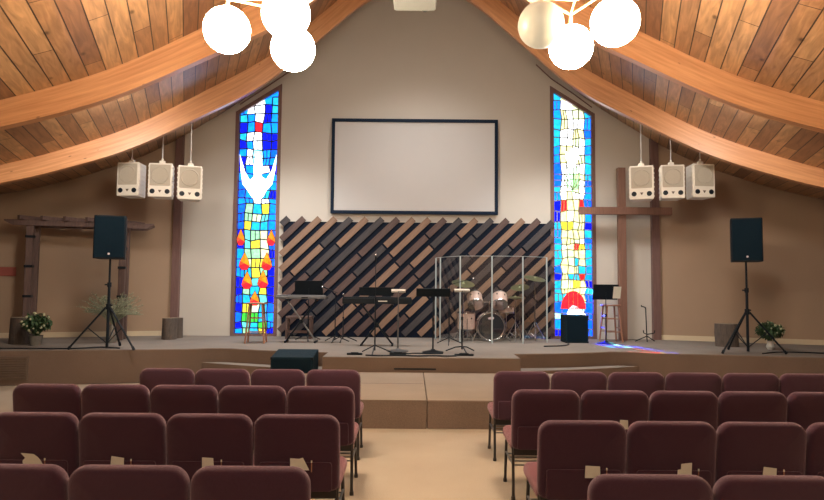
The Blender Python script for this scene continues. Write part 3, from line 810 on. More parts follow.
# ------------------------------------------------------------------ cross
YC = 14.05
t = at(621.5, 168, YC); xb = at(622.5, 300, YC).x; al = at(578, 211.5, YC); ar = at(670, 211.5, YC)
root = thing('wooden_cross', 'tall plain wooden cross standing beside the right stained glass window', 'cross', (xb, YC, SZ))
m = MB(); m.box((0, 0, (t.z-SZ)/2), (.172, .13, t.z-SZ)); m.build('upright', mCROSS, root, smooth=0, bevel=.008)
m = MB(); za = (al.z+ar.z)/2-SZ; m.box(((al.x+ar.x)/2-xb, -.07, za), (ar.x-al.x, .12, .17)); m.build('crossbar', mCROSS, root, smooth=0, bevel=.008)

# ------------------------------------------------------------------ hanging speakers
def hang_speaker(cx, cy, Y, yaw, label, grp):
    p = at(cx, cy, Y)
    root = thing('hanging_speaker', label, 'speaker', p, yaw, grp)
    w_, h_, d_ = .43, .64, .36
    m = MB()
    P = [(-w_/2, -d_/2), (w_/2, -d_/2), (w_/2-.05, d_/2), (-w_/2+.05, d_/2)]
    m.prism(P, -h_/2, h_/2); m.build('cabinet', mWPL, root, bevel=.015, smooth=0)
    for sx in (-1, 1):
        m = MB()
        m.box((sx*(w_/2-.028), 0, 0), (.012, d_*.86, h_*.9), Matrix.Rotation(sx*math.atan2(.06, d_), 3, 'Z'))
        for k in range(7):
            z = -h_/2+.06+k*.087
            q = Matrix.Rotation(sx*math.atan2(.06, d_), 3, 'Z')
            m.box((sx*(w_/2-.018), 0, z), (.014, d_*.82, .028), q)
        m.build('side_ribs', mWPL, root)
    m = MB(); m.xprism(rrect(w_-.06, .40, .02, cz=.09), -d_/2-.006, -d_/2+.002); m.build('grille', mGRL, root, smooth=0)
    m = MB(); m.rev([(.165, 0), (.165, .012), (.15, .018), (.14, .010), (.02, .014)], (0, -d_/2-.004, .09), 28, Matrix.Rotation(math.pi/2, 3, 'X')); m.build('cone', mGRL, root)
    for sx in (-1, 1):
        m = MB(); m.rev([(.046, 0), (.046, .008), (.034, .010), (.03, .002)], (sx*.135, -d_/2, -.215), 20, Matrix.Rotation(math.pi/2, 3, 'X')); m.build('port', mBLK, root)
    m = MB(); m.xprism([(-.03, -.19), (.03, -.19), (.006, -.235), (-.006, -.235)], -d_/2-.006, -d_/2+.002); m.build('badge', mVENT, root, smooth=0)
    m = MB(); m.box((0, -.05, h_/2+.03), (.10, .06, .07)); m.cyl((0, -.05, h_/2+.06), (0, -.05, h_/2+.11), .02, n=10); m.build('bracket', mWPL, root, bevel=.008)
    R = Matrix.Rotation(yaw, 3, 'Z'); q = p + R @ Vector((0, -.05, 0))
    zc = ceil_z(q.x, q.y)-p.z-.03
    m = MB(); m.cyl((0, -.05, h_/2+.10), (0, -.05, zc), .009, n=6); m.build('hanging_cable', mWIRE, root)
YS = 11.75
for k, (cx, yaw, lab) in enumerate(((132.8, -6, 'beige hanging speaker farthest from the left window, left of its group of three'), (162.5, 8, 'beige hanging speaker in the middle of the left group, its side lit blue'), (190, 19, 'beige hanging speaker nearest the left stained glass window'))):
    hang_speaker(cx, [180.5, 181.5, 184][k], YS-.03*k, math.radians(yaw), lab, 'hanging speakers on the left')
for k, (cx, yaw, lab) in enumerate(((641.5, -20, 'beige hanging speaker nearest the right stained glass window and the cross'), (670.5, -9, 'beige hanging speaker in the middle of the right group'), (699, 5, 'beige hanging speaker farthest from the right window, right of its group of three'))):
    hang_speaker(cx, [184, 183, 182][k], YS, math.radians(yaw), lab, 'hanging speakers on the right')

# ------------------------------------------------------------------ PA speakers on tripods
def tripod_stand(px, py_top, Y, label):
    b = at(px, 345, Y); zt = at(px, py_top, Y).z
    root = thing('tripod_speaker_stand', label, 'speaker stand', (b.x, Y, SZ)); H = zt-SZ
    m = MB(); m.cyl((0, 0, .03), (0, 0, 1.15), .024, n=12); m.build('lower_pole', mBLK, root)
    m = MB(); m.cyl((0, 0, 1.1), (0, 0, H), .018, n=12); m.build('upper_pole', mBLK, root)
    m = MB(); m.cyl((0, 0, 1.10), (0, 0, 1.18), .036, n=12); m.cyl((0, 0, 1.14), (-.08, 0, 1.14), .012, n=8); m.build('height_clamp', mBLK, root)
    m = MB(); m.cyl((0, 0, .70), (0, 0, .80), .042, n=12); m.cyl((0, 0, .76), (.07, 0, .78), .012, n=8); m.build('collar', mBLK, root)
    for a in (200, -20, 95):
        a = math.radians(a); d = Vector((math.cos(a), math.sin(a), 0))
        l = MB(); l.cyl(d*.04+Vector((0, 0, .74)), d*.60+Vector((0, 0, .03)), .017, n=8); lo = l.build('leg', mBLK, root)
        l = MB(); l.cyl(d*.575+Vector((0, 0, .065)), d*.61+Vector((0, 0, .015)), .024, n=8); l.build('rubber_foot', mBLK, lo)
        l = MB(); l.cyl(d*.02+Vector((0, 0, .12)), d*.32+Vector((0, 0, .385)), .009, n=6); l.build('brace', mBLK, lo)
    return Vector((b.x, Y, zt))
def pa_speaker(p, h, yaw, label):
    root = thing('loudspeaker', label, 'speaker', p, yaw)
    w_, d_ = .52, .40
    m = MB(); m.prism([(-w_/2, -d_/2+.02), (-w_/2+.02, -d_/2), (w_/2-.02, -d_/2), (w_/2, -d_/2+.02), (w_/2-.03, d_/2), (-w_/2+.03, d_/2)], 0, h); m.build('cabinet', mBLK, root, bevel=.012, smooth=0)
    m = MB(); m.xprism(rrect(w_-.045, h-.05, .02, cz=h/2), -d_/2-.012, -d_/2+.004); m.build('grille', mBLKG, root, smooth=0)
    m = MB(); m.rev([(.019, 0), (.019, .006), (.012, .009)], (0, -d_/2-.012, h*.11), 18, Matrix.Rotation(math.pi/2, 3, 'X')); g = m.build('badge', mDOT, root); g['label'] = 'small round pinkish white badge'
    m = MB(); m.box((0, 0, h*.97), (.14, .40, .02)); m.build('handle', mBLK, root)
p = tripod_stand(107, 259, 11.05, 'black tripod stand carrying the loudspeaker on the left of the stage')
pa_speaker(p, at(108, 216.5, 11.05).z-p.z, math.radians(18), 'black loudspeaker on a tripod left of the stage, its side lit cyan')
p = tripod_stand(748, 262, 11.35, 'black tripod stand carrying the loudspeaker on the right of the stage')
pa_speaker(p, at(749, 219, 11.35).z-p.z, math.radians(-21), 'black loudspeaker on a tripod right of the stage, against the brown wall')

# ------------------------------------------------------------------ arbor on the left
Ya = 12.55
xl = at(31, 300, Ya).x; xr = at(124, 300, Ya+.45).x; zt = at(80, 222, Ya).z - SZ
dx = xr-xl; yaw = math.atan2(.45, dx); Lw = math.hypot(dx, .45)
root = thing('wooden_arbor', 'dark rustic wooden arbor standing against the left brown wall', 'arbor', (xl, Ya, SZ), yaw)
for x in (0, Lw):
    for y in (-.05, .28):
        m = MB(); m.box((x+(-.05 if y < 0 else -.04), y, zt/2), (.125, .11, zt)); po = m.build('post', mRUST, root, bevel=.008, smooth=0)
        if y < 0:
            for z in (.9, 1.5, 2.1 if x == 0 else 1.9):
                m = MB(); m.box((x-.05, y, z), (.15, .135, .05)); m.build('dark_tie', mBLK, po)
for y in (-.13, .36):
    m = MB(); x0, x1 = (-.50, Lw+.55) if y < 0 else (-.35, Lw+.5); m.xprism([(x0, zt-.01), (x0+.15, zt-.09), (x1-.15, zt-.09), (x1, zt-.01), (x1, zt+.02), (x0, zt+.02)], y-.025, y+.025); m.build('top_beam', mRUST, root, smooth=0)
for x in (.1, .62, 1.14, 1.66, 2.15):
    m = MB(); m.box((x*Lw/2.2, .115, zt+.06), (.07, .95, .08), Matrix.Rotation(math.radians(-38), 3, 'Z')); m.build('rafter', mRUST, root, smooth=0)

# ------------------------------------------------------------------ logs, plants
def log_(px, py, Y, r, h, label, bev=0):
    q = at(px, 335, Y)
    m = MB(); n = 22; rl = random.Random(int(px))
    prof = []
    P = []
    for z in (0, h*.3, h*.6, h):
        for i in range(n):
            a = 2*math.pi*i/n; rad = r*(1+.07*math.sin(3*a+z*3+px)+.04*rl.uniform(-1, 1)); P.append((rad*math.cos(a), rad*math.sin(a), z))
    fs = [(k*n+i, k*n+(i+1) % n, (k+1)*n+(i+1) % n, (k+1)*n+i) for k in range(3) for i in range(n)] + [tuple(range(n-1, -1, -1))]
    m.add(P, fs); m.add(P[3*n:], [tuple(range(n))], 1)
    o = m.build('log_stump', [mBARK, mBARKT]); o.location = (q.x, Y, SZ); tag(o, label, 'log')
log_(22.5, 0, 12.0, .21, .50, 'dark upright log stump at the foot of the arbor, beside the flower vase')
log_(169, 0, 13.25, .15, .45, 'front log stump of the pair beside the left brown post')
log_(176, 0, 13.62, .13, .44, 'rear log stump of the pair beside the left brown post')
log_(727, 0, 12.75, .215, .46, 'wide log stump behind the right tripod stand')
def plant(px, Y, pot, zf, rad, kind, label, name):
    q = at(px, 335, Y); root = thing(name, label, 'plant', (q.x, Y, SZ)); r2 = random.Random(int(px*3))
    m = MB()
    if pot == 'galv': m.rev([(.09, 0), (.12, .18), (.125, .19), (.115, .185), (.09, .02)], n=20); m.build('pot', mGALV, root)
    elif pot == 'white': m.rev([(.045, 0), (.075, .05), (.055, .12), (.07, .17), (.055, .165)], n=20); m.build('vase', mCERW, root)
    else: m.rev([(.08, 0), (.10, .15), (.06, .30), (.05, .36), (.04, .355)], n=20); m.build('vase', mGALV, root)
    st = MB(); lf = MB(); fl = MB()
    z0 = .16 if pot != 'tall' else .36
    if kind == 'bush':
        for k in range(26):
            a = r2.uniform(0, 6.28); e = Vector((rad*.7*math.cos(a)*r2.random(), rad*.7*math.sin(a)*r2.random(), zf+r2.uniform(-.05, .1)))
            st.cyl((0, 0, z0-.1), e, .004, n=4)
        for k in range(520):
            v = Vector((r2.gauss(0, 1), r2.gauss(0, 1), r2.gauss(0, .75))).normalized()*rad*r2.uniform(.45, 1.03); v.z *= .72
            c = v+Vector((0, 0, zf)); R = Matrix.Rotation(r2.uniform(0, 6.28), 3, 'Z') @ Matrix.Rotation(r2.uniform(-1.2, 1.2), 3, 'X')
            L_ = r2.uniform(.035, .065); pts = [(0, -L_, 0), (L_*.45, 0, .01), (0, L_, 0), (-L_*.45, 0, .01)]
            lf.add([c+R @ Vector(t_) for t_ in pts], [(0, 1, 2, 3)])
        for k in range(20):
            v = Vector((r2.gauss(0, 1), r2.gauss(-.6, 1), r2.gauss(.2, .8))).normalized()*rad; v.z *= .74
            fl.ball(v+Vector((0, 0, zf)), r2.uniform(.014, .026), 7, 4)
        st.build('stems', mLEAF, root); lf.build('foliage', mLEAF, root, smooth=0, fix=False); fl.build('blossoms', mFLW, root)
    else:
        for k in range(120):
            a = r2.uniform(0, 6.28); el = r2.uniform(.15, 1.15); L_ = rad*r2.uniform(.7, 1.1)
            e = Vector((math.cos(a)*math.cos(el), math.sin(a)*math.cos(el)*.6, math.sin(el)*.75))*L_
            p0 = Vector((0, 0, z0)); p1 = p0+e*.5+Vector((0, 0, .16)); p2 = p0+e+Vector((0, 0, .10))
            st.tube([p0, p1, p2], .0045, 4)
            for j in range(7):
                t_ = r2.uniform(.3, 1); c = p1.lerp(p2, t_) if t_ > .4 else p0.lerp(p1, .8)
                d = Vector((r2.uniform(-1, 1), r2.uniform(-1, 1), r2.uniform(0, 1)))*.06
                st.cyl(c, c+d, .0038, n=3); 
                if j < 3: fl.ball(c+d, .008, 5, 3)
        st.build('stems', mSAGE, root); fl.build('blossoms', mFLW, root)
plant(36, 11.6, 'galv', .42, .25, 'bush', 'leafy plant with small cream flowers in a galvanised pot beside the dark log', 'potted_plant')
plant(112, 12.35, 'tall', .6, .72, 'airy', 'wide airy bunch of pale dried stems in a vase behind the left tripod', 'dried_stem_arrangement')
plant(770, 12.1, 'white', .36, .24, 'bush', 'round green plant in a small white vase beside the right tripod', 'potted_plant')

# ------------------------------------------------------------------ subwoofer, monitor
def blackbox(name, px0, px1, Y, z0, z1, depth, label, yaw=0, slope=0, cat='speaker'):
    a = at(px0, 335, Y); b = at(px1, 335, Y); w_ = b.x-a.x; h = z1-z0
    root = thing(name, label, cat, ((a.x+b.x)/2, Y+depth/2, z0), yaw)
    m = MB(); P = [(-w_/2, -depth/2, 0), (w_/2, -depth/2, 0), (w_/2, depth/2, 0), (-w_/2, depth/2, 0), (-w_/2, -depth/2, h), (w_/2, -depth/2, h), (w_/2, depth/2, h+slope), (-w_/2, depth/2, h+slope)]
    m.add(P, [(3, 2, 1, 0), (4, 5, 6, 7), (0, 1, 5, 4), (1, 2, 6, 5), (2, 3, 7, 6), (3, 0, 4, 7)]); m.build('cabinet', mCARP, root, smooth=0, bevel=.012)
    m = MB(); m.xprism(rrect(w_-.06, h-.06, .015, cz=h/2), -depth/2-.010, -depth/2+.004); m.build('grille', mBLKG, root, smooth=0)
    for sx in (-1, 1):
        for z in (.02, h-.02):
            m = MB(); m.box((sx*(w_/2-.02), -depth/2+.01, z), (.045, .045, .045)); m.build('corner_guard', mBLK, root, bevel=.006)
zt = at(575, 315, 13.3).z
blackbox('subwoofer_speaker', 565.5, 588.5, 13.2, SZ, zt, .45, 'black subwoofer box on the stage at the foot of the right stained glass window')
blackbox('monitor_speaker', 271, 313.5, 9.95, .345, .60, .58, 'low wide black box in front of the stage on the left, its top lit blue', slope=.075)

# ------------------------------------------------------------------ stools
def stool(px, Y, pyt, label, yaw):
    q = at(px, 335, Y); H = at(px, pyt, Y).z-SZ
    root = thing('bar_stool', label, 'stool', (q.x, Y, SZ), yaw)
    m = MB(); m.rev([(.01, H-.035), (.20, H-.035), (.215, H-.02), (.21, H-.004), (.14, H), (.01, H-.004)], n=28); m.build('seat', mSTOOL, root)
    for k in range(4):
        a = math.pi/4+k*math.pi/2; d = Vector((math.cos(a), math.sin(a), 0))
        m = MB(); m.cyl(d*.175+Vector((0, 0, H-.03)), d*.265, .020, .017, 10); m.build('leg', mSTOOL, root)
    for zz, off in ((.22, 0), (.30, 1), (.50, 0), (.56, 1)):
        rr_ = (.265-.09*zz/H)
        for k in (0, 2) if off == 0 else (1, 3):
            a0 = math.pi/4+k*math.pi/2; a1 = a0+math.pi/2
            m = MB(); m.cyl((rr_*math.cos(a0), rr_*math.sin(a0), zz), (rr_*math.cos(a1), rr_*math.sin(a1), zz), .010, n=8); m.build('rung', mSTOOL, root)
stool(256, 12.6, 302.5, 'wooden bar stool in front of the left stained glass window', .1)
stool(611, 13.65, 304.5, 'wooden bar stool behind the music stand beside the cross', .05)

# ------------------------------------------------------------------ music stands
def music_stand(px, Y, pyc, w_, h_, label, base='tripod', mdesk=None, tilt=18, paper=False, flat=False, pole=None):
    q = at(px, 335, Y); zc = at(px, pyc, Y).z-SZ
    root = thing('music_stand', label, 'music stand', (q.x, Y, SZ))
    mdesk = mdesk or mBLK; pole = pole or mBLK
    R = Matrix.Rotation(math.radians(tilt), 3, 'X')
    m = MB(); m.box((0, 0, zc), (w_, .012, h_), R); m.box(Vector((0, 0, zc))+R @ Vector((0, .03, -h_/2)), (w_, .06, .012), R); m.build('desk', mdesk, root, smooth=0)
    m = MB(); m.cyl((0, -.01, .30), (0, -.015, zc), .009, n=8); m.build('upper_tube', pole, root)
    m = MB(); m.cyl((0, -.01, .05), (0, -.01, zc*.55), .014, n=8); m.cyl((0, -.01, zc*.55-.03), (0, -.01, zc*.55+.03), .022, n=10); m.build('lower_tube', pole, root)
    if base == 'tripod':
        for a in (30, 150, 270):
            a = math.radians(a+10); l = MB(); l.tube([(0, -.01, .10), (.12*math.cos(a), -.01+.12*math.sin(a), .085), (.30*math.cos(a), -.01+.30*math.sin(a), .012)], .011, 6); l.build('leg', pole, root)
    else:
        m = MB(); m.rev([(.19, 0), (.19, .012), (.04, .045), (.03, .06)], (0, -.01, 0), 28); m.build('round_base', pole, root)
    if paper:
        m = MB(); m.box((w_/2-.03, -.022, zc-.01), (.16, .004, .26), R); s_ = m.build('sheet_music', mPAPER); s_.location = (q.x, Y, SZ); tag(s_, 'white sheet of music sticking out beside the right music stand desk', 'paper')
    return root
music_stand(308, 13.3, 288, .60, .33, 'black music stand behind the keyboard beside the left window')
music_stand(433, 11.0, 292.5, .60, .17, 'wide black music stand with round base left of the drum shield', base='round', tilt=35)
music_stand(462, 11.1, 291, .27, .06, 'slim stand with a small white desk in front of the drum shield', mdesk=mWPL, tilt=60)
music_stand(398, 11.1, 291.5, .25, .05, 'slim steel stand with a small white desk right of the centre keyboard', mdesk=mWPL, tilt=60, base='round', pole=mSTEEL)
music_stand(606, 13.1, 292, .53, .33, 'black music stand with sheet music beside the cross', paper=True, base='round')

# ------------------------------------------------------------------ keyboards on X stands
def keyboard(px0, px1, Y, py, label, label2, mcase, ledge=.09):
    a = at(px0, py, Y); b = at(px1, py, Y); w_ = b.x-a.x; z = a.z*.5+b.z*.5
    root = thing('keyboard', label, 'keyboard', ((a.x+b.x)/2, Y, z))
    m = MB(); m.box((0, 0, 0), (w_, .30, ledge)); m.box((0, -.10, ledge/2+.012), (w_-.02, .09, .03)); m.build('case', mcase, root, smooth=0, bevel=.012)
    m = MB(); m.box((0, .06, ledge/2+.004), (w_-.16, .14, .010)); m.build('white_keys', mWPL, root, smooth=0)
    m = MB(); n = int((w_-.2)/.032)
    for k in range(n):
        if k % 7 not in (2, 6): m.box((-w_/2+.1+.032*k, .035, ledge/2+.012), (.014, .085, .010))
    m.build('black_keys', mBLK, root, smooth=0)
    m = MB(); m.box((w_*.08, -.153, 0), (w_*.13, .006, .02)); m.build('rear_label', mWPL if mcase is mBLK else mBLK, root, smooth=0)
    st = thing('keyboard_stand', label2, 'keyboard stand', ((a.x+b.x)/2, Y, SZ)); H = z-ledge/2-SZ-.03
    for s_ in (-1, 1):
        for yy, in ((-.03*s_,),):
            m = MB(); m.cyl((-s_*.30, yy-.02, .03), (s_*.30, yy-.02, H), .018, n=8); m.build('cross_bar', mSTEEL if (s_ < 0 and mcase is mSTEEL) else mBLK, st)
        m = MB(); m.cyl((s_*.30, -.17, .025), (s_*.30, .17, .025), .020, n=8); m.build('foot', mBLK, st)
        m = MB(); m.cyl((s_*.30, -.15, H+.01), (s_*.30, .15, H+.01), .020, n=8); m.build('support_arm', mBLK, st)
    m = MB(); m.cyl((0, -.07, H/2), (0, .05, H/2), .04, n=14); m.build('pivot', mBLK, st)
keyboard(277, 327, 12.75, 297.5, 'slim silver-edged keyboard beside the left window', 'folding X stand under the left keyboard', mSTEEL, .055)
keyboard(343, 412, 12.2, 301, 'long black keyboard in the middle of the stage', 'black X stand under the long middle keyboard', mBLK, .11)
q = at(376, 293, 12.2)
m = MB(); m.box((0, 0, 0), (.68, .012, .17), Matrix.Rotation(math.radians(12), 3, 'X')); m.box((0, .03, -.11), (.68, .08, .015)); o = m.build('sheet_rest', mBLK); o.location = (q.x, 12.30, q.z+.03); tag(o, 'dark sheet rest standing on top of the long middle keyboard', 'music rest')
# small keyboard bench behind the left keyboard
q = at(298, 335, 13.6); root = thing('wooden_bench', 'low dark wooden bench behind the left keyboard', 'bench', (q.x, 13.75, SZ))
m = MB(); m.box((0, 0, .47), (.55, .32, .05)); m.build('seat', mRUST, root, bevel=.01, smooth=0)
for sx in (-1, 1):
    for sy in (-1, 1): m = MB(); m.box((sx*.26, sy*.12, .225), (.045, .045, .45)); m.build('leg', mRUST, root, smooth=0)
    m = MB(); m.box((0, sy*.12 if sx > 0 else -.12, .15), (.50, .03, .04)); m.build('rail', mRUST, root, smooth=0)

# ------------------------------------------------------------------ microphones
def mic_stand(px, Y, pytop, label, boom=None, base='tripod'):
    q = at(px, 335, Y); H = at(px, pytop, Y).z-SZ
    root = thing('microphone_stand', label, 'microphone stand', (q.x, Y, SZ))
    m = MB(); m.cyl((0, 0, .05), (0, 0, H*.58), .012, n=8); m.build('lower_pole', mBLK, root)
    m = MB(); m.cyl((0, 0, H*.55), (0, 0, H), .007, n=8); m.cyl((0, 0, H*.56), (0, 0, H*.60), .018, n=8); m.build('upper_pole', mBLK, root)
    for a in (20, 140, 265):
        a = math.radians(a); l = MB(); l.cyl((0, 0, .14), (.30*math.cos(a), .30*math.sin(a), .012), .010, n=6); l.build('leg', mBLK, root)
    if boom:
        e = Vector(boom); m = MB(); s_ = Vector((0, 0, H)); m.cyl(s_-e*.35, s_+e, .006, n=6); m.build('boom', mBLK, root)
        d = e.normalized(); m = MB(); m.cyl(s_+e, s_+e+d*.14, .012, .016, 10); mo = m.build('microphone', mBLK, root)
        m = MB(); m.ball(s_+e+d*.16, .026, 12, 8); m.build('mesh_head', mCHR, mo)
    else:
        m = MB(); m.cyl((0, 0, H), (0, -.03, H+.10), .012, .016, 10); mo = m.build('microphone', mBLK, root)
        m = MB(); m.ball((0, -.036, H+.12), .024, 12, 8); m.build('mesh_head', mCHR, mo)
mic_stand(375, 10.75, 262, 'tall straight black microphone stand in front of the middle keyboard')
mic_stand(335, 12.9, 292, 'microphone stand with a boom right of the left keyboard', boom=(-.12, -.03, .05))
mic_stand(343, 13.0, 300, 'short black microphone stand left of the middle keyboard')
mic_stand(449, 12.6, 285, 'black microphone stand inside the left end of the drum shield', boom=(.35, .1, .1))

# ------------------------------------------------------------------ guitar stand
q = at(646, 335, 13.7); root = thing('guitar_stand', 'empty black guitar stand between the cross and the right brown post', 'guitar stand', (q.x, 13.75, SZ))
m = MB(); m.tube([(.05, .03, .04), (.03, 0, .35), (.02, 0, .74)], .012, 8); m.build('neck_tube', mBLK, root)
m = MB(); m.tube([(.02, 0, .74), (-.02, -.01, .76), (-.08, -.02, .77)], .012, 6); m.cyl((-.08, -.02, .77), (-.08, -.02, .80), .012, n=6); m.build('neck_hook', mBLK, root)
for a, l_ in ((200, .32), (-15, .16), (250, .22)):
    a = math.radians(a); m = MB(); m.cyl((.04, 0, .12), (.04+l_*math.cos(a), l_*math.sin(a), .015), .011, n=6); m.build('leg', mBLK, root)
m = MB(); m.tube([(.03, -.02, .16), (-.04, -.10, .18), (-.09, -.16, .20), (-.10, -.16, .26)], .011, 6); m.tube([(.03, -.02, .16), (.10, -.10, .18), (.14, -.16, .20), (.15, -.16, .26)], .011, 6); m.build('cradle', mBLK, root)

# ------------------------------------------------------------------ drum kit
YD = 13.42
q = at(491, 335, YD); zb = SZ
R_ = .31
root = thing('bass_drum', 'bass drum with black front head and two peach toms mounted on top', 'drum', (q.x, YD, SZ))
RX90 = Matrix.Rotation(math.pi/2, 3, 'X')
m = MB(); m.rev([(R_-.01, -.38), (R_-.01, .0)], (0, 0, R_+.01), 40, RX90); m.build('shell', mDRUM, root)
m = MB(); m.rev([(R_-.03, .0), (R_-.03, .012), (.02, .014)], (0, 0, R_+.01), 40, RX90); hd = m.build('front_head', mBHEAD, root)
m = MB(); m.xprism([(-.07, .50), (-.02, .525), (.03, .53), (.07, .51), (.05, .475), (-.05, .47)], -.019, -.015); m.build('head_badge', mDOT, hd, smooth=0)
m = MB()
for i in range(40):
    a0 = 2*math.pi*i/40; a1 = 2*math.pi*(i+1)/40; r_ = R_-.008
    m.cyl((r_*math.cos(a0), -.012, R_+.01+r_*math.sin(a0)), (r_*math.cos(a1), -.012, R_+.01+r_*math.sin(a1)), .014, n=6, cap=False)
m.build('hoop', mCHR, root, smooth=60)
for sx in (-1, 1):
    m = MB(); m.cyl((sx*(R_-.03), .10, R_-.08), (sx*(R_+.10), -.04, .0), .010, n=8); m.build('spur', mCHR, root)
for k in range(8):
    a = math.pi/8+k*math.pi/4; m = MB(); m.box(((R_-.0)*math.cos(a), .05, R_+.01+(R_-.0)*math.sin(a)), (.03, .10, .03), Matrix.Rotation(-a, 3, 'Y')); m.build('tension_lug', mCHR, root)
def tom(parent, c, r, h, tx, ty, name='rack_tom'):
    R = Matrix.Rotation(math.radians(ty), 3, 'Y') @ Matrix.Rotation(math.radians(tx), 3, 'X')
    m = MB(); m.rev([(r, -h/2), (r, h/2)], c, 28, R); t_ = m.build(name, mDRUM, parent)
    m = MB(); m.rev([(r+.008, -h/2-.012), (r+.012, -h/2+.012), (r, -h/2+.014)], c, 28, R); m.rev([(r+.008, h/2+.012), (r+.012, h/2-.012), (r, h/2-.014)], c, 28, R); m.build('rims', mCHR, t_)
    for s_ in (-1, 1):
        m = MB(); m.rev([(r-.004, s_*(h/2+.004)), (r-.004, s_*(h/2+.008))], c, 28, R); m.build('head', mHEAD, t_)
    m = MB()
    for k in range(6):
        a = k*math.pi/3; m.box(Vector(c)+R @ Vector((r*math.cos(a), r*math.sin(a), h*.18)), (.022, .022, .035), R)
    m.build('lugs', mBLK, t_)
tom(root, (-.33, .16, .88), .165, .26, -44, -6); tom(root, (.21, .16, .88), .165, .26, -44, 6)
m = MB(); m.cyl((-.02, .16, .60), (-.02, .16, .86), .014, n=8); m.cyl((-.28, .18, .84), (.2, .18, .84), .012, n=8); m.build('tom_mount', mCHR, root)
q2 = at(467, 335, 13.45); root = thing('floor_tom', 'peach floor tom left of the bass drum', 'drum', (q2.x, 13.6, SZ))
tom(root, (0, 0, .43), .19, .36, 3, 0, 'shell')
for k in range(3):
    a = k*2.1+.5; m = MB(); m.cyl((.205*math.cos(a), .205*math.sin(a), 0), (.205*math.cos(a), .205*math.sin(a), .48), .008, n=8); m.build('leg', mCHR, root)
q2 = at(507, 335, 13.8); root = thing('snare_drum', 'snare drum on a stand right of the bass drum', 'drum', (q2.x, 13.9, SZ))
tom(root, (0, 0, .66), .17, .13, -4, 0, 'shell')
for k in range(3):
    a = k*2.1; m = MB(); m.cyl((0, 0, .30), (.2*math.cos(a), .2*math.sin(a), .01), .009, n=8); m.build('leg', mCHR, root)
m = MB(); m.cyl((0, 0, .28), (0, 0, .58), .012, n=8); m.build('post', mCHR, root)
def cymbal(px, Y, pyc, r, label, tx=12, ty=0, hat=False, name='cymbal_stand'):
    q = at(px, 335, Y); H = at(px, pyc, Y).z-SZ
    root = thing(name, label, 'cymbal', (q.x, Y, SZ)); R = Matrix.Rotation(math.radians(ty), 3, 'Y') @ Matrix.Rotation(math.radians(tx), 3, 'X')
    for s_ in ((1, -1) if hat else (1,)):
        m = MB(); m.rev([(.012, s_*.028), (.035, s_*.020), (.045, s_*.008), (r*.6, s_*.004), (r, -s_*.012), (r, -s_*.014), (.04, s_*.004), (.012, s_*.020)], (0, 0, H+(.0 if s_ > 0 else -.035)), 32, R); m.build('cymbal', mBRASS, root)
    m = MB(); m.cyl((0, 0, .05), (0, 0, H*.6), .013, n=8); m.cyl((0, 0, H*.6), (0, 0, H+.05), .008, n=8); m.build('pole', mCHR, root)
    for k in range(3):
        a = k*2.09+.4; m = MB(); m.cyl((0, 0, .42), (.26*math.cos(a), .26*math.sin(a), .012), .010, n=8); lo = m.build('leg', mCHR, root)
        m = MB(); m.cyl((0, 0, .10), (.15*math.cos(a), .15*math.sin(a), .18), .006, n=6); m.build('brace', mCHR, lo)
cymbal(463, 13.5, 283, .25, 'crash cymbal on a stand left of the toms', 20, 6)
cymbal(520, 13.95, 287, .21, 'cymbal with a yellow-green glint right of the toms', 20, -8)
cymbal(515.5, 13.55, 297, .17, 'pair of hi-hat cymbals on a chrome tripod right of the bass drum', 3, 0, True, 'hi_hat_stand')
cymbal(535, 13.7, 278, .24, 'crash cymbal on the far right inside the drum shield', 16, 8)
q2 = at(496, 335, 13.9); root = thing('drum_throne', 'round black drummer seat behind the drums', 'stool', (q2.x-.24, 13.98, SZ))
m = MB(); m.rev([(.02, .46), (.16, .46), (.17, .50), (.15, .54), (.02, .55)], n=24); m.build('seat', mBLK, root)
m = MB(); m.cyl((0, 0, .2), (0, 0, .46), .02, n=10); m.build('post', mCHR, root)
for k in range(3):
    a = k*2.09; m = MB(); m.cyl((0, 0, .28), (.2*math.cos(a), .2*math.sin(a), .01), .011, n=8); m.build('leg', mCHR, root)

# drum shield
mACR, t_, b_, N_, L_ = nt('clear_acrylic')
N_.clear(); pw_ = N_.new('ShaderNodeMapRange'); pw_.inputs['To Min'].default_value = .065; pw_.inputs['To Max'].default_value = .6; o_ = N_.new('ShaderNodeOutputMaterial'); tr = N_.new('ShaderNodeBsdfTransparent'); gl = N_.new('ShaderNodeBsdfGlossy'); fr = N_.new('ShaderNodeLayerWeight'); mx = N_.new('ShaderNodeMixShader')
gl.inputs['Roughness'].default_value = .01; gl.inputs['Color'].default_value = (1, 1, 1, 1); tr.inputs[0].default_value = (.975, .985, .985, 1); fr.inputs[0].default_value = .12
L_.new(fr.outputs['Facing'], pw_.inputs[0]); L_.new(pw_.outputs[0], mx.inputs[0]); L_.new(tr.outputs[0], mx.inputs[1]); L_.new(gl.outputs[0], mx.inputs[2]); L_.new(mx.outputs[0], o_.inputs[0])
mEDGE = mat('acrylic_edge', (.42, .50, .52), .3, noise=.05)
pts = [(435.5, 13.95), (440, 13.7), (460, 13.08), (492, 12.98), (523, 12.98), (547, 13.3)]
V = [at(px, 335, Y) for px, Y in pts]; HS = at(491, 256, 12.98).z-SZ
root = thing('drum_shield', 'clear acrylic folding shield standing around the drums', 'drum shield', (V[3].x, V[3].y, SZ)); O = Vector((V[3].x, V[3].y, 0))
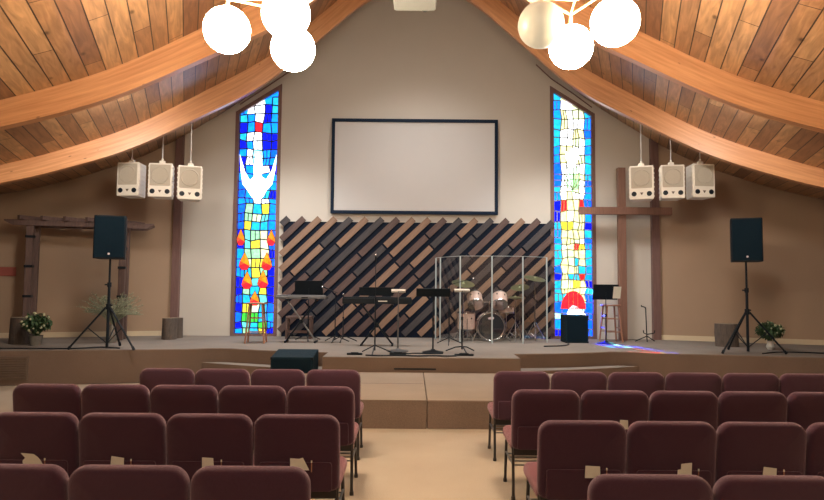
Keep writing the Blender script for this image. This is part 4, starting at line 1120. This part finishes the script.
for a, b in zip(V, V[1:]):
    a2 = Vector((a.x, a.y, 0))-O; b2 = Vector((b.x, b.y, 0))-O; d = b2-a2; R = Matrix.Rotation(math.atan2(d.y, d.x), 3, 'Z')
    m = MB(); m.box((a2+b2)/2+Vector((0, 0, HS/2)), (d.length-.03, .006, HS), R); po = m.build('clear_panel', mACR, root, smooth=0)
    m = MB(); m.box((a2+b2)/2+Vector((0, 0, HS)), (d.length-.03, .008, .008), R); m.build('panel_edge', mEDGE, po, smooth=0)
for p in V:
    m = MB(); p2 = Vector((p.x, p.y, 0))-O; m.box(p2+Vector((0, 0, HS/2)), (.028, .022, HS)); m.build('hinge_strip', mEDGE, root, smooth=0)
print('objects so far', len(COL.objects))

# ------------------------------------------------------------------ small things
def cable(pts, r, label, name='cable'):
    m = MB(); q = []
    for i in range(len(pts)-1):
        p0, p1 = Vector(pts[max(0, i-1)]), Vector(pts[i]); p2, p3 = Vector(pts[i+1]), Vector(pts[min(len(pts)-1, i+2)])
        for k in range(6):
            t = k/6; q.append(.5*((2*p1)+(-p0+p2)*t+(2*p0-5*p1+4*p2-p3)*t*t+(-p0+3*p1-3*p2+p3)*t**3))
    q.append(Vector(pts[-1])); m.tube([Vector((v.x, v.y, SZ+r+.001)) for v in q], r, 6); o = m.build(name, mBLK); tag(o, label, 'cable')
cable([(-8.3, 10.75), (-7, 10.95), (-6, 11.0), (-5.6, 11.3), (-5.2, 11.15)], .011, 'black cable lying along the stage edge to the left tripod')
cable([(6.3, 11.2), (6.8, 11.5), (7.4, 11.4), (8.2, 11.1)], .011, 'black cable running from the right tripod along the stage')
cable([(-.75, 10.32), (-.5, 10.27), (-.2, 10.33), (.1, 10.28), (.35, 10.33), (.6, 10.29), (.75, 10.36)], .013, 'black cable snaking along the front edge of the centre stage')
cable([(-.2, 10.72), (-.05, 10.66), (.1, 10.74), (.3, 10.68), (.55, 10.74)], .010, 'black cable looping between the feet of the centre stands')
cable([(2.6, 12.25), (3.0, 12.4), (3.2, 12.7), (3.25, 12.95)], .012, 'black cable beside the right end of the drum shield')
def floorbox(px, Y, w_, label):
    q = at(px, 335, Y); m = MB(); m.prism(rrect(w_, .10, .02), 0, .03); m.prism(rrect(w_*.5, .06, .015), .03, .042); o = m.build('foot_pedal', mBLK, smooth=30); o.location = (q.x, Y, SZ); tag(o, label, 'pedal')
floorbox(355, 10.5, .26, 'flat black pedal on the stage left of the tall microphone stand')
floorbox(464, 10.5, .32, 'flat black pedal in front of the slim stand with the white desk')
floorbox(398, 10.6, .28, 'flat black pedal at the foot of the slim steel stand')
# sign, vent, slot, sprinklers
CW = CWS[-1]
m = MB(); m.box((0, 0, 0), (.30, .03, .19)); o = m.build('wall_plaque', mRED, smooth=0, bevel=.004)
pp = None
for k in range(400):
    s_ = 2+k*.01; c3 = sc(s_, CW-.02, 0, -1); v = c3-Vector((0, 0, CH)); z_ = v.dot(_f); px = 412+F*v.dot(CX)/z_
    if px < 3.5: pp = c3; break
o.location = (pp.x, pp.y, at(4, 271.5, pp.y).z); o.rotation_euler = (0, 0, A); tag(o, 'small red plaque on the brown wall left of the arbor', 'sign')
q = at(5, 378, 10.55); m = MB(); m.box((0, 0, 0), (.62, .03, .40))
for k in range(9): m.box((0, -.018, -.16+k*.04), (.56, .012, .018), Matrix.Rotation(math.radians(25), 3, 'X'))
o = m.build('vent_grille', mVENT, smooth=0); tag(o, 'metal vent grille in the stage face at the far left', 'vent')
def edgeY(x):
    P_ = [(RX-a_, b_) for a_, b_ in right[2:]]
    for a_, b_ in zip(P_, P_[1:]):
        if b_[0] <= x <= a_[0]: return a_[1]+(b_[1]-a_[1])*(x-a_[0])/(b_[0]-a_[0])
    return 10.4
ye = edgeY(q.x); sl = (edgeY(q.x+.2)-edgeY(q.x-.2))/.4
o.location = (q.x, ye-.022, .30); o.rotation_euler = (0, 0, math.atan(sl))
q = at(415, 369, 10.19); m = MB(); m.box((0, 0, 0), (.68, .012, .022)); o = m.build('stage_slot', mBLK, smooth=0); o.location = (q.x, 10.192, q.z); tag(o, 'long thin dark slot low in the front face of the centre stage', 'slot')
def sprinkler(px, py, label):
    r_ = ray(px, py); t = 5.0
    while t < 20:
        p = Vector((0, 0, CH))+r_*t
        if p.z > ceil_z(p.x, p.y)-.06: break
        t += .01
    root = thing('ceiling_sprinkler', label, 'sprinkler', p); m = MB(); m.cyl((0, 0, .0), (0, 0, .07), .022, n=10); m.build('stem', mBRASS, root)
    m = MB(); n = 8
    for k in range(n): a = 2*math.pi*k/n; m.box((.075*math.cos(a), .075*math.sin(a), 0), (.075, .03, .01), Matrix.Rotation(a, 3, 'Z'))
    m.cyl((0, 0, -.004), (0, 0, .004), .05, n=12); m.build('deflector', mPAPER, root)
sprinkler(48, 119, 'small pale sprinkler head on the ceiling planks between the left beams')
sprinkler(793, 122, 'small pale sprinkler head on the ceiling planks between the right beams')
